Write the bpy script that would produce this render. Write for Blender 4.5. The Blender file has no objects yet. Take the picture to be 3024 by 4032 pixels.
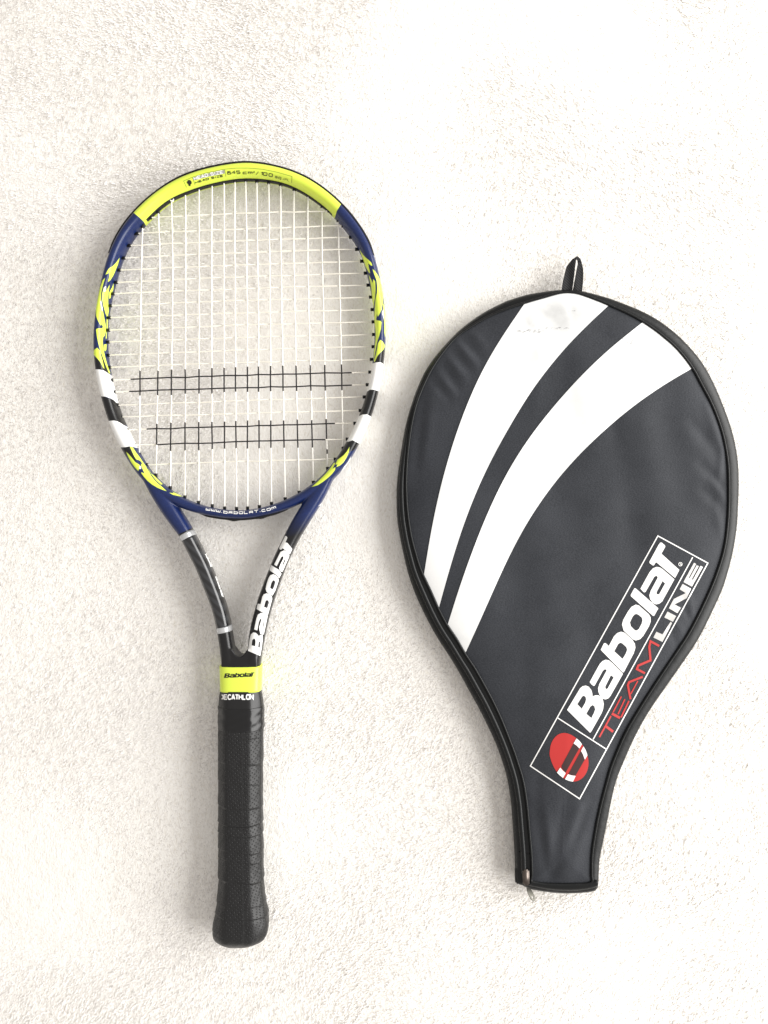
import bpy, bmesh, math, random
import numpy as np
from mathutils import Vector
from mathutils.bvhtree import BVHTree
from mathutils.geometry import tessellate_polygon

random.seed(7)
rng = np.random.default_rng(7)
scene = bpy.context.scene
col = scene.collection

# ------------------------------------------------------------------ camera
CAM_H = 0.692
HALF = math.radians(33.65)
KPX = math.tan(HALF) / 2016.0
cam_d = bpy.data.cameras.new('camera')
cam_d.sensor_fit = 'VERTICAL'
cam_d.angle = 2 * HALF
cam_d.clip_start = 0.01
cam_d.clip_end = 50
cam = bpy.data.objects.new('camera', cam_d)
cam.location = (0, 0, CAM_H)
col.objects.link(cam)
scene.camera = cam

# ------------------------------------------------------------------ light
world = bpy.data.worlds.new('World')
scene.world = world
world.use_nodes = True
bg = world.node_tree.nodes['Background']
bg.inputs[0].default_value = (1.0, 0.95, 0.905, 1)
bg.inputs[1].default_value = 0.66


def area(name, loc, target, sx, sy, power, color):
    d = bpy.data.lights.new(name, 'AREA')
    d.shape = 'RECTANGLE'
    d.size, d.size_y, d.energy, d.color = sx, sy, power, color
    o = bpy.data.objects.new(name, d)
    o.location = loc
    o.rotation_euler = (Vector(target) - Vector(loc)).to_track_quat('-Z', 'Y').to_euler()
    col.objects.link(o)
    return o


area('window_light', (2.15, 0.20, 1.05), (0.0, 0.08, 0.25), 3.2, 1.9, 158, (1.0, 0.99, 0.972))

vs = scene.view_settings
vs.view_transform = 'Standard'
vs.look = 'None'
vs.exposure = 0.03
vs.gamma = 1.0
scene.cycles.use_denoising = True
scene.cycles.max_bounces = 8


# ------------------------------------------------------------------ helpers
def P(px, py, z):
    """photograph pixel -> point at height z above the carpet (metres)"""
    f = KPX * (CAM_H - z)
    return np.array([(px - 1512.0) * f, -(py - 2016.0) * f, z])


def to_px(co):
    f = KPX * (CAM_H - co[:, 2])
    return np.stack([co[:, 0] / f + 1512.0, -co[:, 1] / f + 2016.0], 1)


def new_obj(name, verts, faces, mat=None, parent=None, smooth=True):
    me = bpy.data.meshes.new(name)
    me.from_pydata([tuple(v) for v in verts], [], faces)
    me.update()
    if smooth:
        me.polygons.foreach_set('use_smooth', [True] * len(me.polygons))
    if mat is not None:
        for m in (mat if isinstance(mat, (list, tuple)) else [mat]):
            me.materials.append(m)
    o = bpy.data.objects.new(name, me)
    col.objects.link(o)
    if parent is not None:
        o.parent = parent
    return o


def empty(name, loc, label, cat):
    o = bpy.data.objects.new(name, None)
    o.location = loc
    o['label'] = label
    o['category'] = cat
    col.objects.link(o)
    bpy.context.view_layer.update()
    return o


def adopt(o, parent):
    """parent keeping world position (root empties have no rotation or scale)"""
    o.parent = parent
    o.matrix_parent_inverse = parent.matrix_world.inverted()


def catmull(pts, n, closed=False):
    """uniform-arc-length Catmull-Rom through the points"""
    p = np.asarray(pts, float)
    m = len(p)
    out = []
    segs = m if closed else m - 1
    for i in range(segs):
        if closed:
            a, b, c, d = p[(i - 1) % m], p[i], p[(i + 1) % m], p[(i + 2) % m]
        else:
            a, b, c, d = p[max(i - 1, 0)], p[i], p[i + 1], p[min(i + 2, m - 1)]
        for t in np.linspace(0, 1, 12, endpoint=False):
            out.append(0.5 * (2 * b + (c - a) * t + (2 * a - 5 * b + 4 * c - d) * t * t + (3 * b - a - 3 * c + d) * t ** 3))
    out.append(p[0] if closed else p[-1])
    out = np.array(out)
    s = np.r_[0, np.cumsum(np.linalg.norm(np.diff(out[:, :2], axis=0), axis=1))]
    t = np.linspace(0, s[-1], n, endpoint=not closed)
    return np.stack([np.interp(t, s, out[:, k]) for k in range(out.shape[1])], 1)


def chaikin(poly, it=1):
    p = np.asarray(poly, float)
    for _ in range(it):
        q = np.roll(p, -1, 0)
        p = np.stack([0.75 * p + 0.25 * q, 0.25 * p + 0.75 * q], 1).reshape(-1, 2)
    return p


def loft(rings, closed_v=False, caps=True):
    """rings: (m, n, 3). returns verts, faces"""
    rings = np.asarray(rings)
    m, n = rings.shape[:2]
    v = rings.reshape(-1, 3)
    f = []
    for i in range(m if closed_v else m - 1):
        i2 = (i + 1) % m
        for j in range(n):
            j2 = (j + 1) % n
            f.append((i * n + j, i * n + j2, i2 * n + j2, i2 * n + j))
    if caps and not closed_v:
        f.append(tuple(range(n))[::-1])
        f.append(tuple((m - 1) * n + j for j in range(n)))
    return v, f


def tangents(c, closed=False):
    if closed:
        t = np.roll(c, -1, 0) - np.roll(c, 1, 0)
    else:
        t = np.gradient(c, axis=0)
    return t / np.linalg.norm(t, axis=1)[:, None]


def tube(c, r, n=8, closed=False):
    """round tube along a mostly horizontal path"""
    c = np.asarray(c, float)
    t = tangents(c, closed)
    side = np.cross(t, np.array([0, 0, 1.0]))
    side /= np.linalg.norm(side, axis=1)[:, None]
    up = np.cross(side, t)
    a = np.linspace(0, 2 * math.pi, n, endpoint=False)
    r = np.broadcast_to(np.asarray(r, float), (len(c),))
    rings = c[:, None, :] + r[:, None, None] * (np.cos(a)[None, :, None] * side[:, None, :] + np.sin(a)[None, :, None] * up[:, None, :])
    return loft(rings, closed, True)


def superring(c, nrm, a, b, p=2.4, n=40):
    t = np.linspace(0, 2 * math.pi, n, endpoint=False)
    ct, st = np.cos(t), np.sin(t)
    u = np.sign(ct) * np.abs(ct) ** (2 / p)
    w = np.sign(st) * np.abs(st) ** (2 / p)
    return c[None, :] + (a * u)[:, None] * nrm[None, :] + (b * w)[:, None] * np.array([0, 0, 1.0])[None, :]


def sd_poly(pts, poly):
    """signed distance to polygon, negative inside; only evaluated near it"""
    poly = np.asarray(poly, float)
    lo, hi = poly.min(0) - 15, poly.max(0) + 15
    out = np.full(len(pts), 40.0)
    idx = np.where(((pts > lo) & (pts < hi)).all(1))[0]
    for k in range(0, len(idx), 20000):
        q = pts[idx[k:k + 20000]]
        a, b = poly, np.roll(poly, -1, 0)
        d = b - a
        w = q[:, None, :] - a[None]
        t = np.clip((w * d[None]).sum(2) / np.maximum((d * d).sum(1)[None], 1e-9), 0, 1)
        dist = np.linalg.norm(w - t[..., None] * d[None], axis=2).min(1)
        c1 = (a[None, :, 1] <= q[:, None, 1]) != (b[None, :, 1] <= q[:, None, 1])
        with np.errstate(divide='ignore', invalid='ignore'):
            xi = a[None, :, 0] + (q[:, None, 1] - a[None, :, 1]) * d[None, :, 0] / np.where(d[None, :, 1] == 0, 1e-9, d[None, :, 1])
        ins = ((c1 & (xi > q[:, None, 0])).sum(1) % 2) == 1
        out[idx[k:k + 20000]] = np.where(ins, -dist, dist)
    return out


# ------------------------------------------------------------------ materials
def mat(name, color=(0.5, 0.5, 0.5), rough=0.5, spec=0.5, metal=0.0, coat=0.0, sheen=0.0, coat_rough=0.15):
    m = bpy.data.materials.new(name)
    m.use_nodes = True
    b = m.node_tree.nodes['Principled BSDF']
    b.inputs['Base Color'].default_value = (*color, 1)
    b.inputs['Roughness'].default_value = rough
    b.inputs['Specular IOR Level'].default_value = spec
    b.inputs['Metallic'].default_value = metal
    b.inputs['Coat Weight'].default_value = coat
    b.inputs['Coat Roughness'].default_value = coat_rough
    b.inputs['Sheen Weight'].default_value = sheen
    return m


class NT:
    def __init__(self, m):
        self.t = m.node_tree
        self.b = self.t.nodes['Principled BSDF']

    def n(self, kind, **kw):
        x = self.t.nodes.new(kind)
        for k, v in kw.items():
            if k in x.inputs:
                x.inputs[k].default_value = v
            else:
                setattr(x, k, v)
        return x

    def l(self, a, b):
        self.t.links.new(a, b)

    def obj_coord(self, scale=(1, 1, 1), rot=(0, 0, 0)):
        tc = self.n('ShaderNodeTexCoord')
        mp = self.n('ShaderNodeMapping')
        mp.inputs['Scale'].default_value = scale
        mp.inputs['Rotation'].default_value = rot
        self.l(tc.outputs['Object'], mp.inputs['Vector'])
        return mp.outputs['Vector']

    def noise(self, vec, scale, detail=4, rough=0.55, dist=0.0):
        x = self.n('ShaderNodeTexNoise')
        x.inputs['Scale'].default_value = scale
        x.inputs['Detail'].default_value = detail
        x.inputs['Roughness'].default_value = rough
        x.inputs['Distortion'].default_value = dist
        self.l(vec, x.inputs['Vector'])
        return x.outputs['Fac']

    def ramp(self, fac, p0, c0, p1, c1):
        r = self.n('ShaderNodeValToRGB')
        r.color_ramp.elements[0].position = p0
        r.color_ramp.elements[0].color = (*c0, 1)
        r.color_ramp.elements[1].position = p1
        r.color_ramp.elements[1].color = (*c1, 1)
        self.l(fac, r.inputs['Fac'])
        return r.outputs['Color']

    def math(self, op, a, b=None, c=None, clamp=False):
        x = self.n('ShaderNodeMath', operation=op, use_clamp=clamp)
        for i, v in enumerate((a, b, c)):
            if v is None:
                continue
            if isinstance(v, (int, float)):
                x.inputs[i].default_value = v
            else:
                self.l(v, x.inputs[i])
        return x.outputs[0]

    def attr(self, name):
        return self.n('ShaderNodeAttribute', attribute_name=name).outputs['Fac']

    def mix(self, fac, a, b):
        x = self.n('ShaderNodeMix', data_type='RGBA')
        for sock, v in ((x.inputs[0], fac), (x.inputs[6], a), (x.inputs[7], b)):
            if isinstance(v, tuple):
                sock.default_value = (*v, 1)
            elif isinstance(v, (int, float)):
                sock.default_value = v
            else:
                self.l(v, sock)
        return x.outputs[2]

    def bump(self, height, strength=0.3, dist=0.001, normal=None):
        x = self.n('ShaderNodeBump')
        x.inputs['Strength'].default_value = strength
        x.inputs['Distance'].default_value = dist
        self.l(height, x.inputs['Height'])
        if normal is not None:
            self.l(normal, x.inputs['Normal'])
        return x.outputs['Normal']


# carpet: off-white fleece pile
M_carpet = mat('fleece_white', (0.85, 0.82, 0.77), 0.95, 0.1, sheen=0.25)
k = NT(M_carpet)
warp = k.n('ShaderNodeTexNoise')
warp.inputs['Scale'].default_value = 14
warp.inputs['Detail'].default_value = 2
tc = k.n('ShaderNodeTexCoord')
k.l(tc.outputs['Object'], warp.inputs['Vector'])
va = k.n('ShaderNodeVectorMath', operation='MULTIPLY_ADD')
k.l(warp.outputs['Color'], va.inputs[0])
va.inputs[1].default_value = (0.02, 0.02, 0.0)
k.l(tc.outputs['Object'], va.inputs[2])
mp = k.n('ShaderNodeMapping')
mp.inputs['Rotation'].default_value = (0, 0, math.radians(52))
mp.inputs['Scale'].default_value = (1.0, 0.42, 1.0)
k.l(va.outputs[0], mp.inputs['Vector'])
f1 = k.noise(mp.outputs['Vector'], 640, 3, 0.6, 0.8)
f2 = k.noise(tc.outputs['Object'], 190, 3, 0.55, 0.4)
f3 = k.noise(tc.outputs['Object'], 30, 3, 0.5)
n1 = k.bump(f3, 0.35, 0.006)
n2 = k.bump(f2, 0.25, 0.003, n1)
n3 = k.bump(f1, 0.4, 0.0014, n2)
k.l(n3, k.b.inputs['Normal'])
cc = k.ramp(f1, 0.28, (0.74, 0.70, 0.63), 0.50, (0.87, 0.85, 0.81))
k.l(cc, k.b.inputs['Base Color'])

YELLOW = (0.69, 0.83, 0.085)
NAVY = (0.010, 0.020, 0.095)
BLACK = (0.006, 0.006, 0.0065)
WHITE = (0.82, 0.82, 0.80)

M_frame = mat('painted_frame', NAVY, 0.34, 0.32, coat=0.2)
k = NT(M_frame)


def edge(sd, w=0.9):
    # 1 inside the printed shape, 0 outside
    return k.math('MULTIPLY_ADD', sd, -0.5 / w, 0.5, clamp=True)


tw = k.obj_coord((1, 1, 1), (0, 0, 0.6))
twn = k.noise(tw, 900, 2)
navy = k.ramp(twn, 0.3, (0.005, 0.013, 0.066), 0.7, (0.009, 0.021, 0.095))
c = k.mix(k.attr('fade'), navy, BLACK)
c = k.mix(edge(k.attr('sd_black')), c, BLACK)
c = k.mix(edge(k.attr('sd_yellow')), c, YELLOW)
c = k.mix(edge(k.attr('sd_white')), c, WHITE)
k.l(c, k.b.inputs['Base Color'])

M_black_plastic = mat('black_plastic', (0.010, 0.010, 0.010), 0.45, 0.3)
M_rubber = mat('black_rubber', (0.008, 0.008, 0.0085), 0.36, 0.4)
M_tape = mat('black_finishing_tape', (0.006, 0.006, 0.0065), 0.3, 0.4)
k = NT(M_tape)
k.l(k.bump(k.noise(k.obj_coord(), 120, 3), 0.25, 0.001), k.b.inputs['Normal'])
M_string = mat('white_string', (0.86, 0.84, 0.78), 0.35, 0.5)
M_cross = mat('cream_string', (0.87, 0.835, 0.74), 0.35, 0.5)
M_ink = mat('black_stencil_ink', (0.013, 0.010, 0.012), 0.5, 0.3)
M_silver = mat('silver_paint', (0.55, 0.56, 0.57), 0.35, 0.5, metal=0.6)
M_yellow = mat('yellow_band', YELLOW, 0.35, 0.5)
k = NT(M_yellow)
sc = k.noise(k.obj_coord((1, 3.5, 1)), 230, 4, 0.7)
k.l(k.ramp(sc, 0.285, (0.10, 0.12, 0.03), 0.315, YELLOW), k.b.inputs['Base Color'])
M_white_print = mat('white_print', (0.84, 0.84, 0.82), 0.4, 0.4)
M_black_print = mat('black_print', (0.012, 0.012, 0.010), 0.45, 0.4)
M_grey_print = mat('grey_print', (0.30, 0.31, 0.27), 0.45, 0.4)
M_olive_print = mat('olive_line_print', (0.16, 0.20, 0.03), 0.45, 0.4)
M_red_print = mat('red_print', (0.47, 0.028, 0.026), 0.4, 0.45)
M_maroon_print = mat('dark_maroon_print', (0.045, 0.022, 0.022), 0.45, 0.4)
M_silver_print = mat('silver_print', (0.60, 0.59, 0.57), 0.3, 0.5, metal=0.35)
M_stripe = mat('white_vinyl_stripe', (0.84, 0.85, 0.84), 0.38, 0.4)
k = NT(M_stripe)
s1 = k.noise(k.obj_coord(), 16, 4, 0.6)
stc = k.ramp(s1, 0.36, (0.70, 0.71, 0.705), 0.56, (0.83, 0.835, 0.83))


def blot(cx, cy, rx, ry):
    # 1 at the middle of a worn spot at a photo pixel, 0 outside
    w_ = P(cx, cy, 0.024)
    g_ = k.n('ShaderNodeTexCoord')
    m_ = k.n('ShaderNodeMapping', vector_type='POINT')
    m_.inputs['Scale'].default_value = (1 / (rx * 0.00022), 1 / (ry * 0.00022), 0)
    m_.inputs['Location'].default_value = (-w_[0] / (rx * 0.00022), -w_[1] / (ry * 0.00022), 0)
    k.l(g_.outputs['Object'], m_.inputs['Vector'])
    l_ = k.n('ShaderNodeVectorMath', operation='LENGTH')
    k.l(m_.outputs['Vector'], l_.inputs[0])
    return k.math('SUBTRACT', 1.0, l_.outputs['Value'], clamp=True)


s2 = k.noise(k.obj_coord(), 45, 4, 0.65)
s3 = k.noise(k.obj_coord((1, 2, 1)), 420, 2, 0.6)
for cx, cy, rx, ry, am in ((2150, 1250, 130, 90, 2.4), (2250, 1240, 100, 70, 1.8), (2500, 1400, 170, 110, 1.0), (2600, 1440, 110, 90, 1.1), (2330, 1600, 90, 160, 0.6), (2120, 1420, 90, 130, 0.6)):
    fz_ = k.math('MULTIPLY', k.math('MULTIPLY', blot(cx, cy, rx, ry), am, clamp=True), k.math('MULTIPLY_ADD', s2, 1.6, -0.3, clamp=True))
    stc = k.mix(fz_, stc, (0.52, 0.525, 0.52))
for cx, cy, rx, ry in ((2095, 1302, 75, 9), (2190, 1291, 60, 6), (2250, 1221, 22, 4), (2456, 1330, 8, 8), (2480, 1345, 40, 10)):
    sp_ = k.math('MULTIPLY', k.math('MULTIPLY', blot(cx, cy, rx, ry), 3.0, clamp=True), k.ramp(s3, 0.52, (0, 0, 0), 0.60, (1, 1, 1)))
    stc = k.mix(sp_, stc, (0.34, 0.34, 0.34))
k.l(stc, k.b.inputs['Base Color'])

M_carbon = mat('carbon_twill', (0.02, 0.021, 0.023), 0.28, 0.5, coat=0.5)
k = NT(M_carbon)
wv = k.n('ShaderNodeTexWave', wave_type='BANDS', bands_direction='DIAGONAL')
wv.inputs['Scale'].default_value = 70
wv.inputs['Distortion'].default_value = 1.2
k.l(k.obj_coord((1, 1.2, 0.4)), wv.inputs['Vector'])
k.l(k.ramp(wv.outputs['Fac'], 0.25, (0.006, 0.0063, 0.007), 0.8, (0.022, 0.0235, 0.026)), k.b.inputs['Base Color'])

M_grip = mat('black_overgrip', (0.007, 0.007, 0.0072), 0.42, 0.36)
k = NT(M_grip)
uv = k.n('ShaderNodeUVMap', uv_map='wrap')
mpg = k.n('ShaderNodeMapping')
mpg.inputs['Rotation'].default_value = (0, 0, math.radians(40))
mpg.inputs['Scale'].default_value = (350, 350, 350)
k.l(uv.outputs['UV'], mpg.inputs['Vector'])
vo = k.n('ShaderNodeTexVoronoi', voronoi_dimensions='2D')
vo.inputs['Scale'].default_value = 1.0
vo.inputs['Randomness'].default_value = 0.12
k.l(mpg.outputs['Vector'], vo.inputs['Vector'])
hole = k.ramp(vo.outputs['Distance'], 0.10, (0, 0, 0), 0.22, (1, 1, 1))
nb = k.bump(k.noise(k.obj_coord((1, 0.6, 1)), 150, 4), 0.45, 0.0012)
k.l(k.bump(hole, 0.6, 0.0008, nb), k.b.inputs['Normal'])
k.l(k.mix(hole, (0.002, 0.002, 0.002), (0.0115, 0.0115, 0.0118)), k.b.inputs['Base Color'])

M_fabric = mat('charcoal_nylon', (0.026, 0.029, 0.038), 0.62, 0.22, sheen=0.06)
k = NT(M_fabric)
fa = k.noise(k.obj_coord((1, 1.8, 1)), 620, 2)
fb = k.noise(k.obj_coord(), 22, 3)
fc = k.math('MULTIPLY_ADD', fb, 0.5, k.math('MULTIPLY', fa, 0.5))
k.l(k.ramp(fc, 0.35, (0.019, 0.0212, 0.026), 0.65, (0.036, 0.039, 0.046)), k.b.inputs['Base Color'])
k.l(k.bump(fa, 0.4, 0.0007), k.b.inputs['Normal'])
M_vinyl = mat('black_vinyl_trim', (0.005, 0.0057, 0.006), 0.4, 0.26)
k = NT(M_vinyl)
k.l(k.bump(k.noise(k.obj_coord(), 160, 3), 0.2, 0.001), k.b.inputs['Normal'])
M_thread = mat('black_thread', (0.006, 0.006, 0.006), 0.7, 0.2)
M_webbing = mat('black_webbing', (0.012, 0.012, 0.013), 0.75, 0.25)
k = NT(M_webbing)
wv = k.n('ShaderNodeTexWave', wave_type='BANDS', bands_direction='DIAGONAL')
wv.inputs['Scale'].default_value = 260
k.l(k.obj_coord(), wv.inputs['Vector'])
k.l(k.bump(wv.outputs['Fac'], 0.5, 0.0006), k.b.inputs['Normal'])
k.l(k.ramp(wv.outputs['Fac'], 0.3, (0.007, 0.007, 0.007), 0.9, (0.022, 0.022, 0.024)), k.b.inputs['Base Color'])
M_metal = mat('gunmetal', (0.16, 0.135, 0.12), 0.42, 0.5, metal=1.0)
M_metal2 = mat('worn_nickel', (0.15, 0.145, 0.125), 0.5, 0.5, metal=0.9)


# ------------------------------------------------------------------ prints laid on a surface
def bvh_of(objs):
    vs_, fs = [], []
    for o in objs:
        off = len(vs_)
        me = o.data
        mw = o.matrix_world
        vs_ += [mw @ v.co for v in me.vertices]
        fs += [tuple(i + off for i in p.vertices) for p in me.polygons]
    return BVHTree.FromPolygons(vs_, fs)


def decal(name, shapes, bvh, material, parent, maxlen=12.0, off=0.00018, step=0.00001):
    """shapes: list of loop lists (outer, holes...) in photo pixels; each is triangulated and laid on the surface"""
    V, F = [], []
    for si, loops in enumerate(shapes):
        loops = [np.asarray(l, float) for l in loops]
        flat = np.concatenate(loops)
        tri = tessellate_polygon([[Vector((x, y, 0)) for x, y in l] for l in loops])
        bm = bmesh.new()
        bv = [bm.verts.new((x, y, 0)) for x, y in flat]
        for t in tri:
            if len(set(t)) == 3:
                try:
                    bm.faces.new([bv[i] for i in t])
                except ValueError:
                    pass
        for _ in range(7):
            long_e = [e for e in bm.edges if e.calc_length() > maxlen]
            if not long_e:
                break
            bmesh.ops.subdivide_edges(bm, edges=long_e, cuts=1)
            bmesh.ops.triangulate(bm, faces=[f for f in bm.faces if len(f.verts) > 3])
        bm.verts.index_update()
        base = len(V)
        ok = []
        for v in bm.verts:
            d = Vector(((v.co.x - 1512) * KPX, -(v.co.y - 2016) * KPX, -1.0))
            hit, nrm, _, _ = bvh.ray_cast(Vector((0, 0, CAM_H)), d.normalized())
            if hit is None:
                V.append((0, 0, 0))
                ok.append(False)
            else:
                if nrm.dot(d) > 0:
                    nrm = -nrm
                h = hit + nrm * (off + step * si)
                V.append(tuple(h))
                ok.append(h.z > 0.004)
        for f in bm.faces:
            ids = [v.index for v in f.verts]
            if all(ok[i] for i in ids):
                tri3 = [Vector(V[base + i]) for i in ids]
                nn = (tri3[1] - tri3[0]).cross(tri3[2] - tri3[0])
                ids = [base + i for i in ids]
                F.append(tuple(ids if nn.z > 0 else ids[::-1]))
        bm.free()
    used = sorted({i for f in F for i in f})
    remap = {a: b for b, a in enumerate(used)}
    o = new_obj(name, [V[i] for i in used], [tuple(remap[i] for i in f) for f in F], material)
    adopt(o, parent)
    return o


def stroke(pts, w):
    """mitred ribbon polygon round a polyline"""
    p = np.asarray(pts, float)
    t = np.diff(p, axis=0)
    t /= np.linalg.norm(t, axis=1)[:, None]
    nn = np.stack([-t[:, 1], t[:, 0]], 1)
    L, R = [], []
    for i in range(len(p)):
        if i == 0:
            m = nn[0]
        elif i == len(p) - 1:
            m = nn[-1]
        else:
            m = nn[i - 1] + nn[i]
            m = m / max(np.linalg.norm(m), 1e-6)
            m = m / max(m.dot(nn[i]), 0.5)
        L.append(p[i] + m * w / 2)
        R.append(p[i] - m * w / 2)
    return np.array(L + R[::-1])


def ring_stroke(pts, w):
    """closed outline of a letter bowl: outer and inner loop"""
    p = np.asarray(pts, float)
    a_, b_ = np.roll(p, 1, 0), np.roll(p, -1, 0)
    t1, t2 = p - a_, b_ - p
    t1 /= np.linalg.norm(t1, axis=1)[:, None]
    t2 /= np.linalg.norm(t2, axis=1)[:, None]
    n1, n2 = np.stack([-t1[:, 1], t1[:, 0]], 1), np.stack([-t2[:, 1], t2[:, 0]], 1)
    m = n1 + n2
    m /= np.linalg.norm(m, axis=1)[:, None]
    m /= np.maximum((m * n2).sum(1), 0.6)[:, None]
    A, B = p + m * w / 2, p - m * w / 2

    def ar(q):
        return abs((q[:, 0] * np.roll(q[:, 1], -1) - np.roll(q[:, 0], -1) * q[:, 1]).sum())
    return [A, B] if ar(A) > ar(B) else [B, A]


FONT = {
    'A': [[(0, 0), (.4, 1), (.5, 1), (.9, 0)], [(.17, .3), (.73, .3)]],
    'D': [[(0, 0), (0, 1), (.5, 1), (.85, .75), (.85, .25), (.5, 0), (0, 0)]],
    'E': [[(.8, 1), (0, 1), (0, 0), (.8, 0)], [(.05, .5), (.7, .5)]],
    'C': [[(.85, .85), (.6, 1), (.3, 1), (0, .7), (0, .3), (.3, 0), (.6, 0), (.85, .15)]],
    'T': [[(0, 1), (.9, 1)], [(.45, .95), (.45, 0)]],
    'H': [[(0, 0), (0, 1)], [(.85, 0), (.85, 1)], [(.05, .5), (.8, .5)]],
    'L': [[(0, 1), (0, 0), (.75, 0)]],
    'O': [[(.45, 0), (.2, 0), (0, .25), (0, .75), (.2, 1), (.7, 1), (.9, .75), (.9, .25), (.7, 0), (.45, 0)]],
    'N': [[(0, 0), (0, 1), (.85, 0), (.85, 1)]],
    'S': [[(.8, 1), (.1, 1), (0, .75), (.1, .52), (.75, .48), (.85, .25), (.75, 0), (0, 0)]],
    'I': [[(.1, 0), (.1, 1)]],
    'Z': [[(0, 1), (.85, 1), (0, 0), (.85, 0)]],
    'w': [[(0, .75), (0, .1), (.4, .1), (.4, .6)], [(.44, .1), (.85, .1), (.85, .75)]],
    'b': [[(0, 0), (.7, 0), (.8, .1), (.8, .5), (.7, .62), (0, .62), (0, 0)], [(0, .62), (0, 1)]],
    'a': [[(0, 0), (0, .5), (.15, .65), (.75, .65), (.75, 0)], [(.06, .28), (.7, .28)]],
    'o': [[(.4, 0), (.1, 0), (0, .12), (0, .55), (.1, .66), (.75, .66), (.85, .55), (.85, .12), (.75, 0), (.4, 0)]],
    'l': [[(0, .95), (0, 0), (.75, 0)]],
    ')': [[(.35, 1), (.8, .75), (.8, .25), (.35, 0)]],
    't': [[(0, .72), (.85, .72)], [(.42, .68), (.42, 0)]],
    'c': [[(.8, .62), (.1, .62), (0, .5), (0, .1), (.1, 0), (.8, 0)]],
    'm': [[(0, 0), (0, .62), (.9, .62), (.9, 0)], [(.45, .58), (.45, 0)]],
    '.': [[(.1, 0), (.1, .14)]],
    '6': [[(.8, 1), (.1, 1), (0, .85), (0, .1), (.1, 0), (.75, 0), (.85, .12), (.85, .42), (.75, .54), (.08, .54)]],
    '4': [[(.6, 0), (.6, 1), (0, .35), (.85, .35)]],
    '5': [[(.8, 1), (0, 1), (0, .55), (.75, .55), (.85, .42), (.85, .12), (.75, 0), (0, 0)]],
    '1': [[(.1, .8), (.4, 1), (.4, 0)]],
    '0': [[(.45, 0), (.1, 0), (0, .15), (0, .85), (.1, 1), (.75, 1), (.85, .85), (.85, .15), (.75, 0), (.45, 0)]],
    '/': [[(0, 0), (.7, 1)]],
    '2': [[(0, 1), (.7, 1), (.75, .6), (0, 0), (.8, 0)]],
    's': [[(.75, .66), (0, .66), (0, .36), (.75, .32), (.75, 0), (0, 0)]],
    'q': [[(.8, 0), (.8, .66), (.1, .66), (0, .5), (0, .1), (.1, 0), (.8, 0)], [(.8, 0), (.8, -.3)]],
    'i': [[(.1, 0), (.1, .64)]],
    'n': [[(0, 0), (0, .62), (.7, .62), (.8, .5), (.8, 0)]],
}


def text_on_path(text, path, height, adv, width, thick, slant=0.0):
    """letters placed along a pixel path (baseline); returns decal shapes. y grows downwards in the photo"""
    path = np.asarray(path, float)
    dense = catmull(path, 200)
    s = np.r_[0, np.cumsum(np.linalg.norm(np.diff(dense, axis=0), axis=1))]
    shapes = []
    pos = 0.0
    total = sum((adv * (0.45 if ch in '.iI1' else 0.5 if ch == ' ' else 1.0)) for ch in text)
    sc_ = s[-1] / total
    for ch in text:
        a = adv * (0.45 if ch in '.iI1' else 0.5 if ch == ' ' else 1.0) * sc_
        if ch in FONT:
            for st in FONT[ch]:
                q = []
                for x, y in st:
                    d = pos + (x + slant * y) * width * sc_
                    c_ = np.array([np.interp(d, s, dense[:, 0]), np.interp(d, s, dense[:, 1])])
                    e = np.array([np.interp(d + 1, s, dense[:, 0]), np.interp(d + 1, s, dense[:, 1])])
                    e0 = np.array([np.interp(d - 1, s, dense[:, 0]), np.interp(d - 1, s, dense[:, 1])])
                    t = (e - e0) / max(np.linalg.norm(e - e0), 1e-6)
                    up = np.array([t[1], -t[0]])
                    q.append(c_ + up * y * height)
                if len(st) > 3 and st[0] == st[-1]:
                    shapes.append(ring_stroke(q[:-1], thick))
                else:
                    shapes.append([stroke(q, thick)])
        pos += a
    return shapes


def Z(pts, ox, oy, sc_):
    return np.array([(ox + x / sc_, oy + y / sc_) for x, y in pts])


# ------------------------------------------------------------------ carpet (the setting)
nx, ny = 320, 360
xs = np.linspace(-1.2, 1.2, nx)
ys = np.linspace(-1.35, 1.35, ny)
X, Y = np.meshgrid(xs, ys)
Zc = np.zeros_like(X)
for _ in range(26):
    a = rng.uniform(0, 2 * math.pi)
    fr = rng.uniform(8, 45)
    Zc += rng.uniform(0.3, 1.0) * np.sin((X * math.cos(a) + Y * math.sin(a)) * fr + rng.uniform(0, 6.3)) * 0.005 / fr
Zc -= 0.0012
v = np.stack([X, Y, Zc], 2).reshape(-1, 3)
f = [(j * nx + i, j * nx + i + 1, (j + 1) * nx + i + 1, (j + 1) * nx + i) for j in range(ny - 1) for i in range(nx - 1)]
carpet = new_obj('carpet', v, f, M_carpet)
carpet['kind'] = 'structure'

# the pile itself: short bent tufts combed in drifting directions
M_pile = mat('fleece_tufts', (0.90, 0.876, 0.852), 0.9, 0.1, sheen=0.2)
NB = 430000
bx_ = rng.uniform(-0.46, 0.46, NB)
by_ = rng.uniform(-0.58, 0.58, NB)


def drift(x, y, seed):
    r_ = np.random.default_rng(seed)
    o_ = np.zeros_like(x)
    for _ in range(14):
        a = r_.uniform(0, 2 * math.pi)
        fr = r_.uniform(6, 70)
        o_ += np.sin((x * math.cos(a) + y * math.sin(a)) * fr + r_.uniform(0, 6.3)) * (18 / fr) ** 0.45
    return o_


ang = math.radians(-125) + 0.24 * drift(bx_, by_, 11) + rng.normal(0, 0.5, NB)
ln_ = rng.uniform(0.0020, 0.0036, NB) * (1 + 0.05 * np.clip(drift(bx_, by_, 12), -2, 2))
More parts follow.
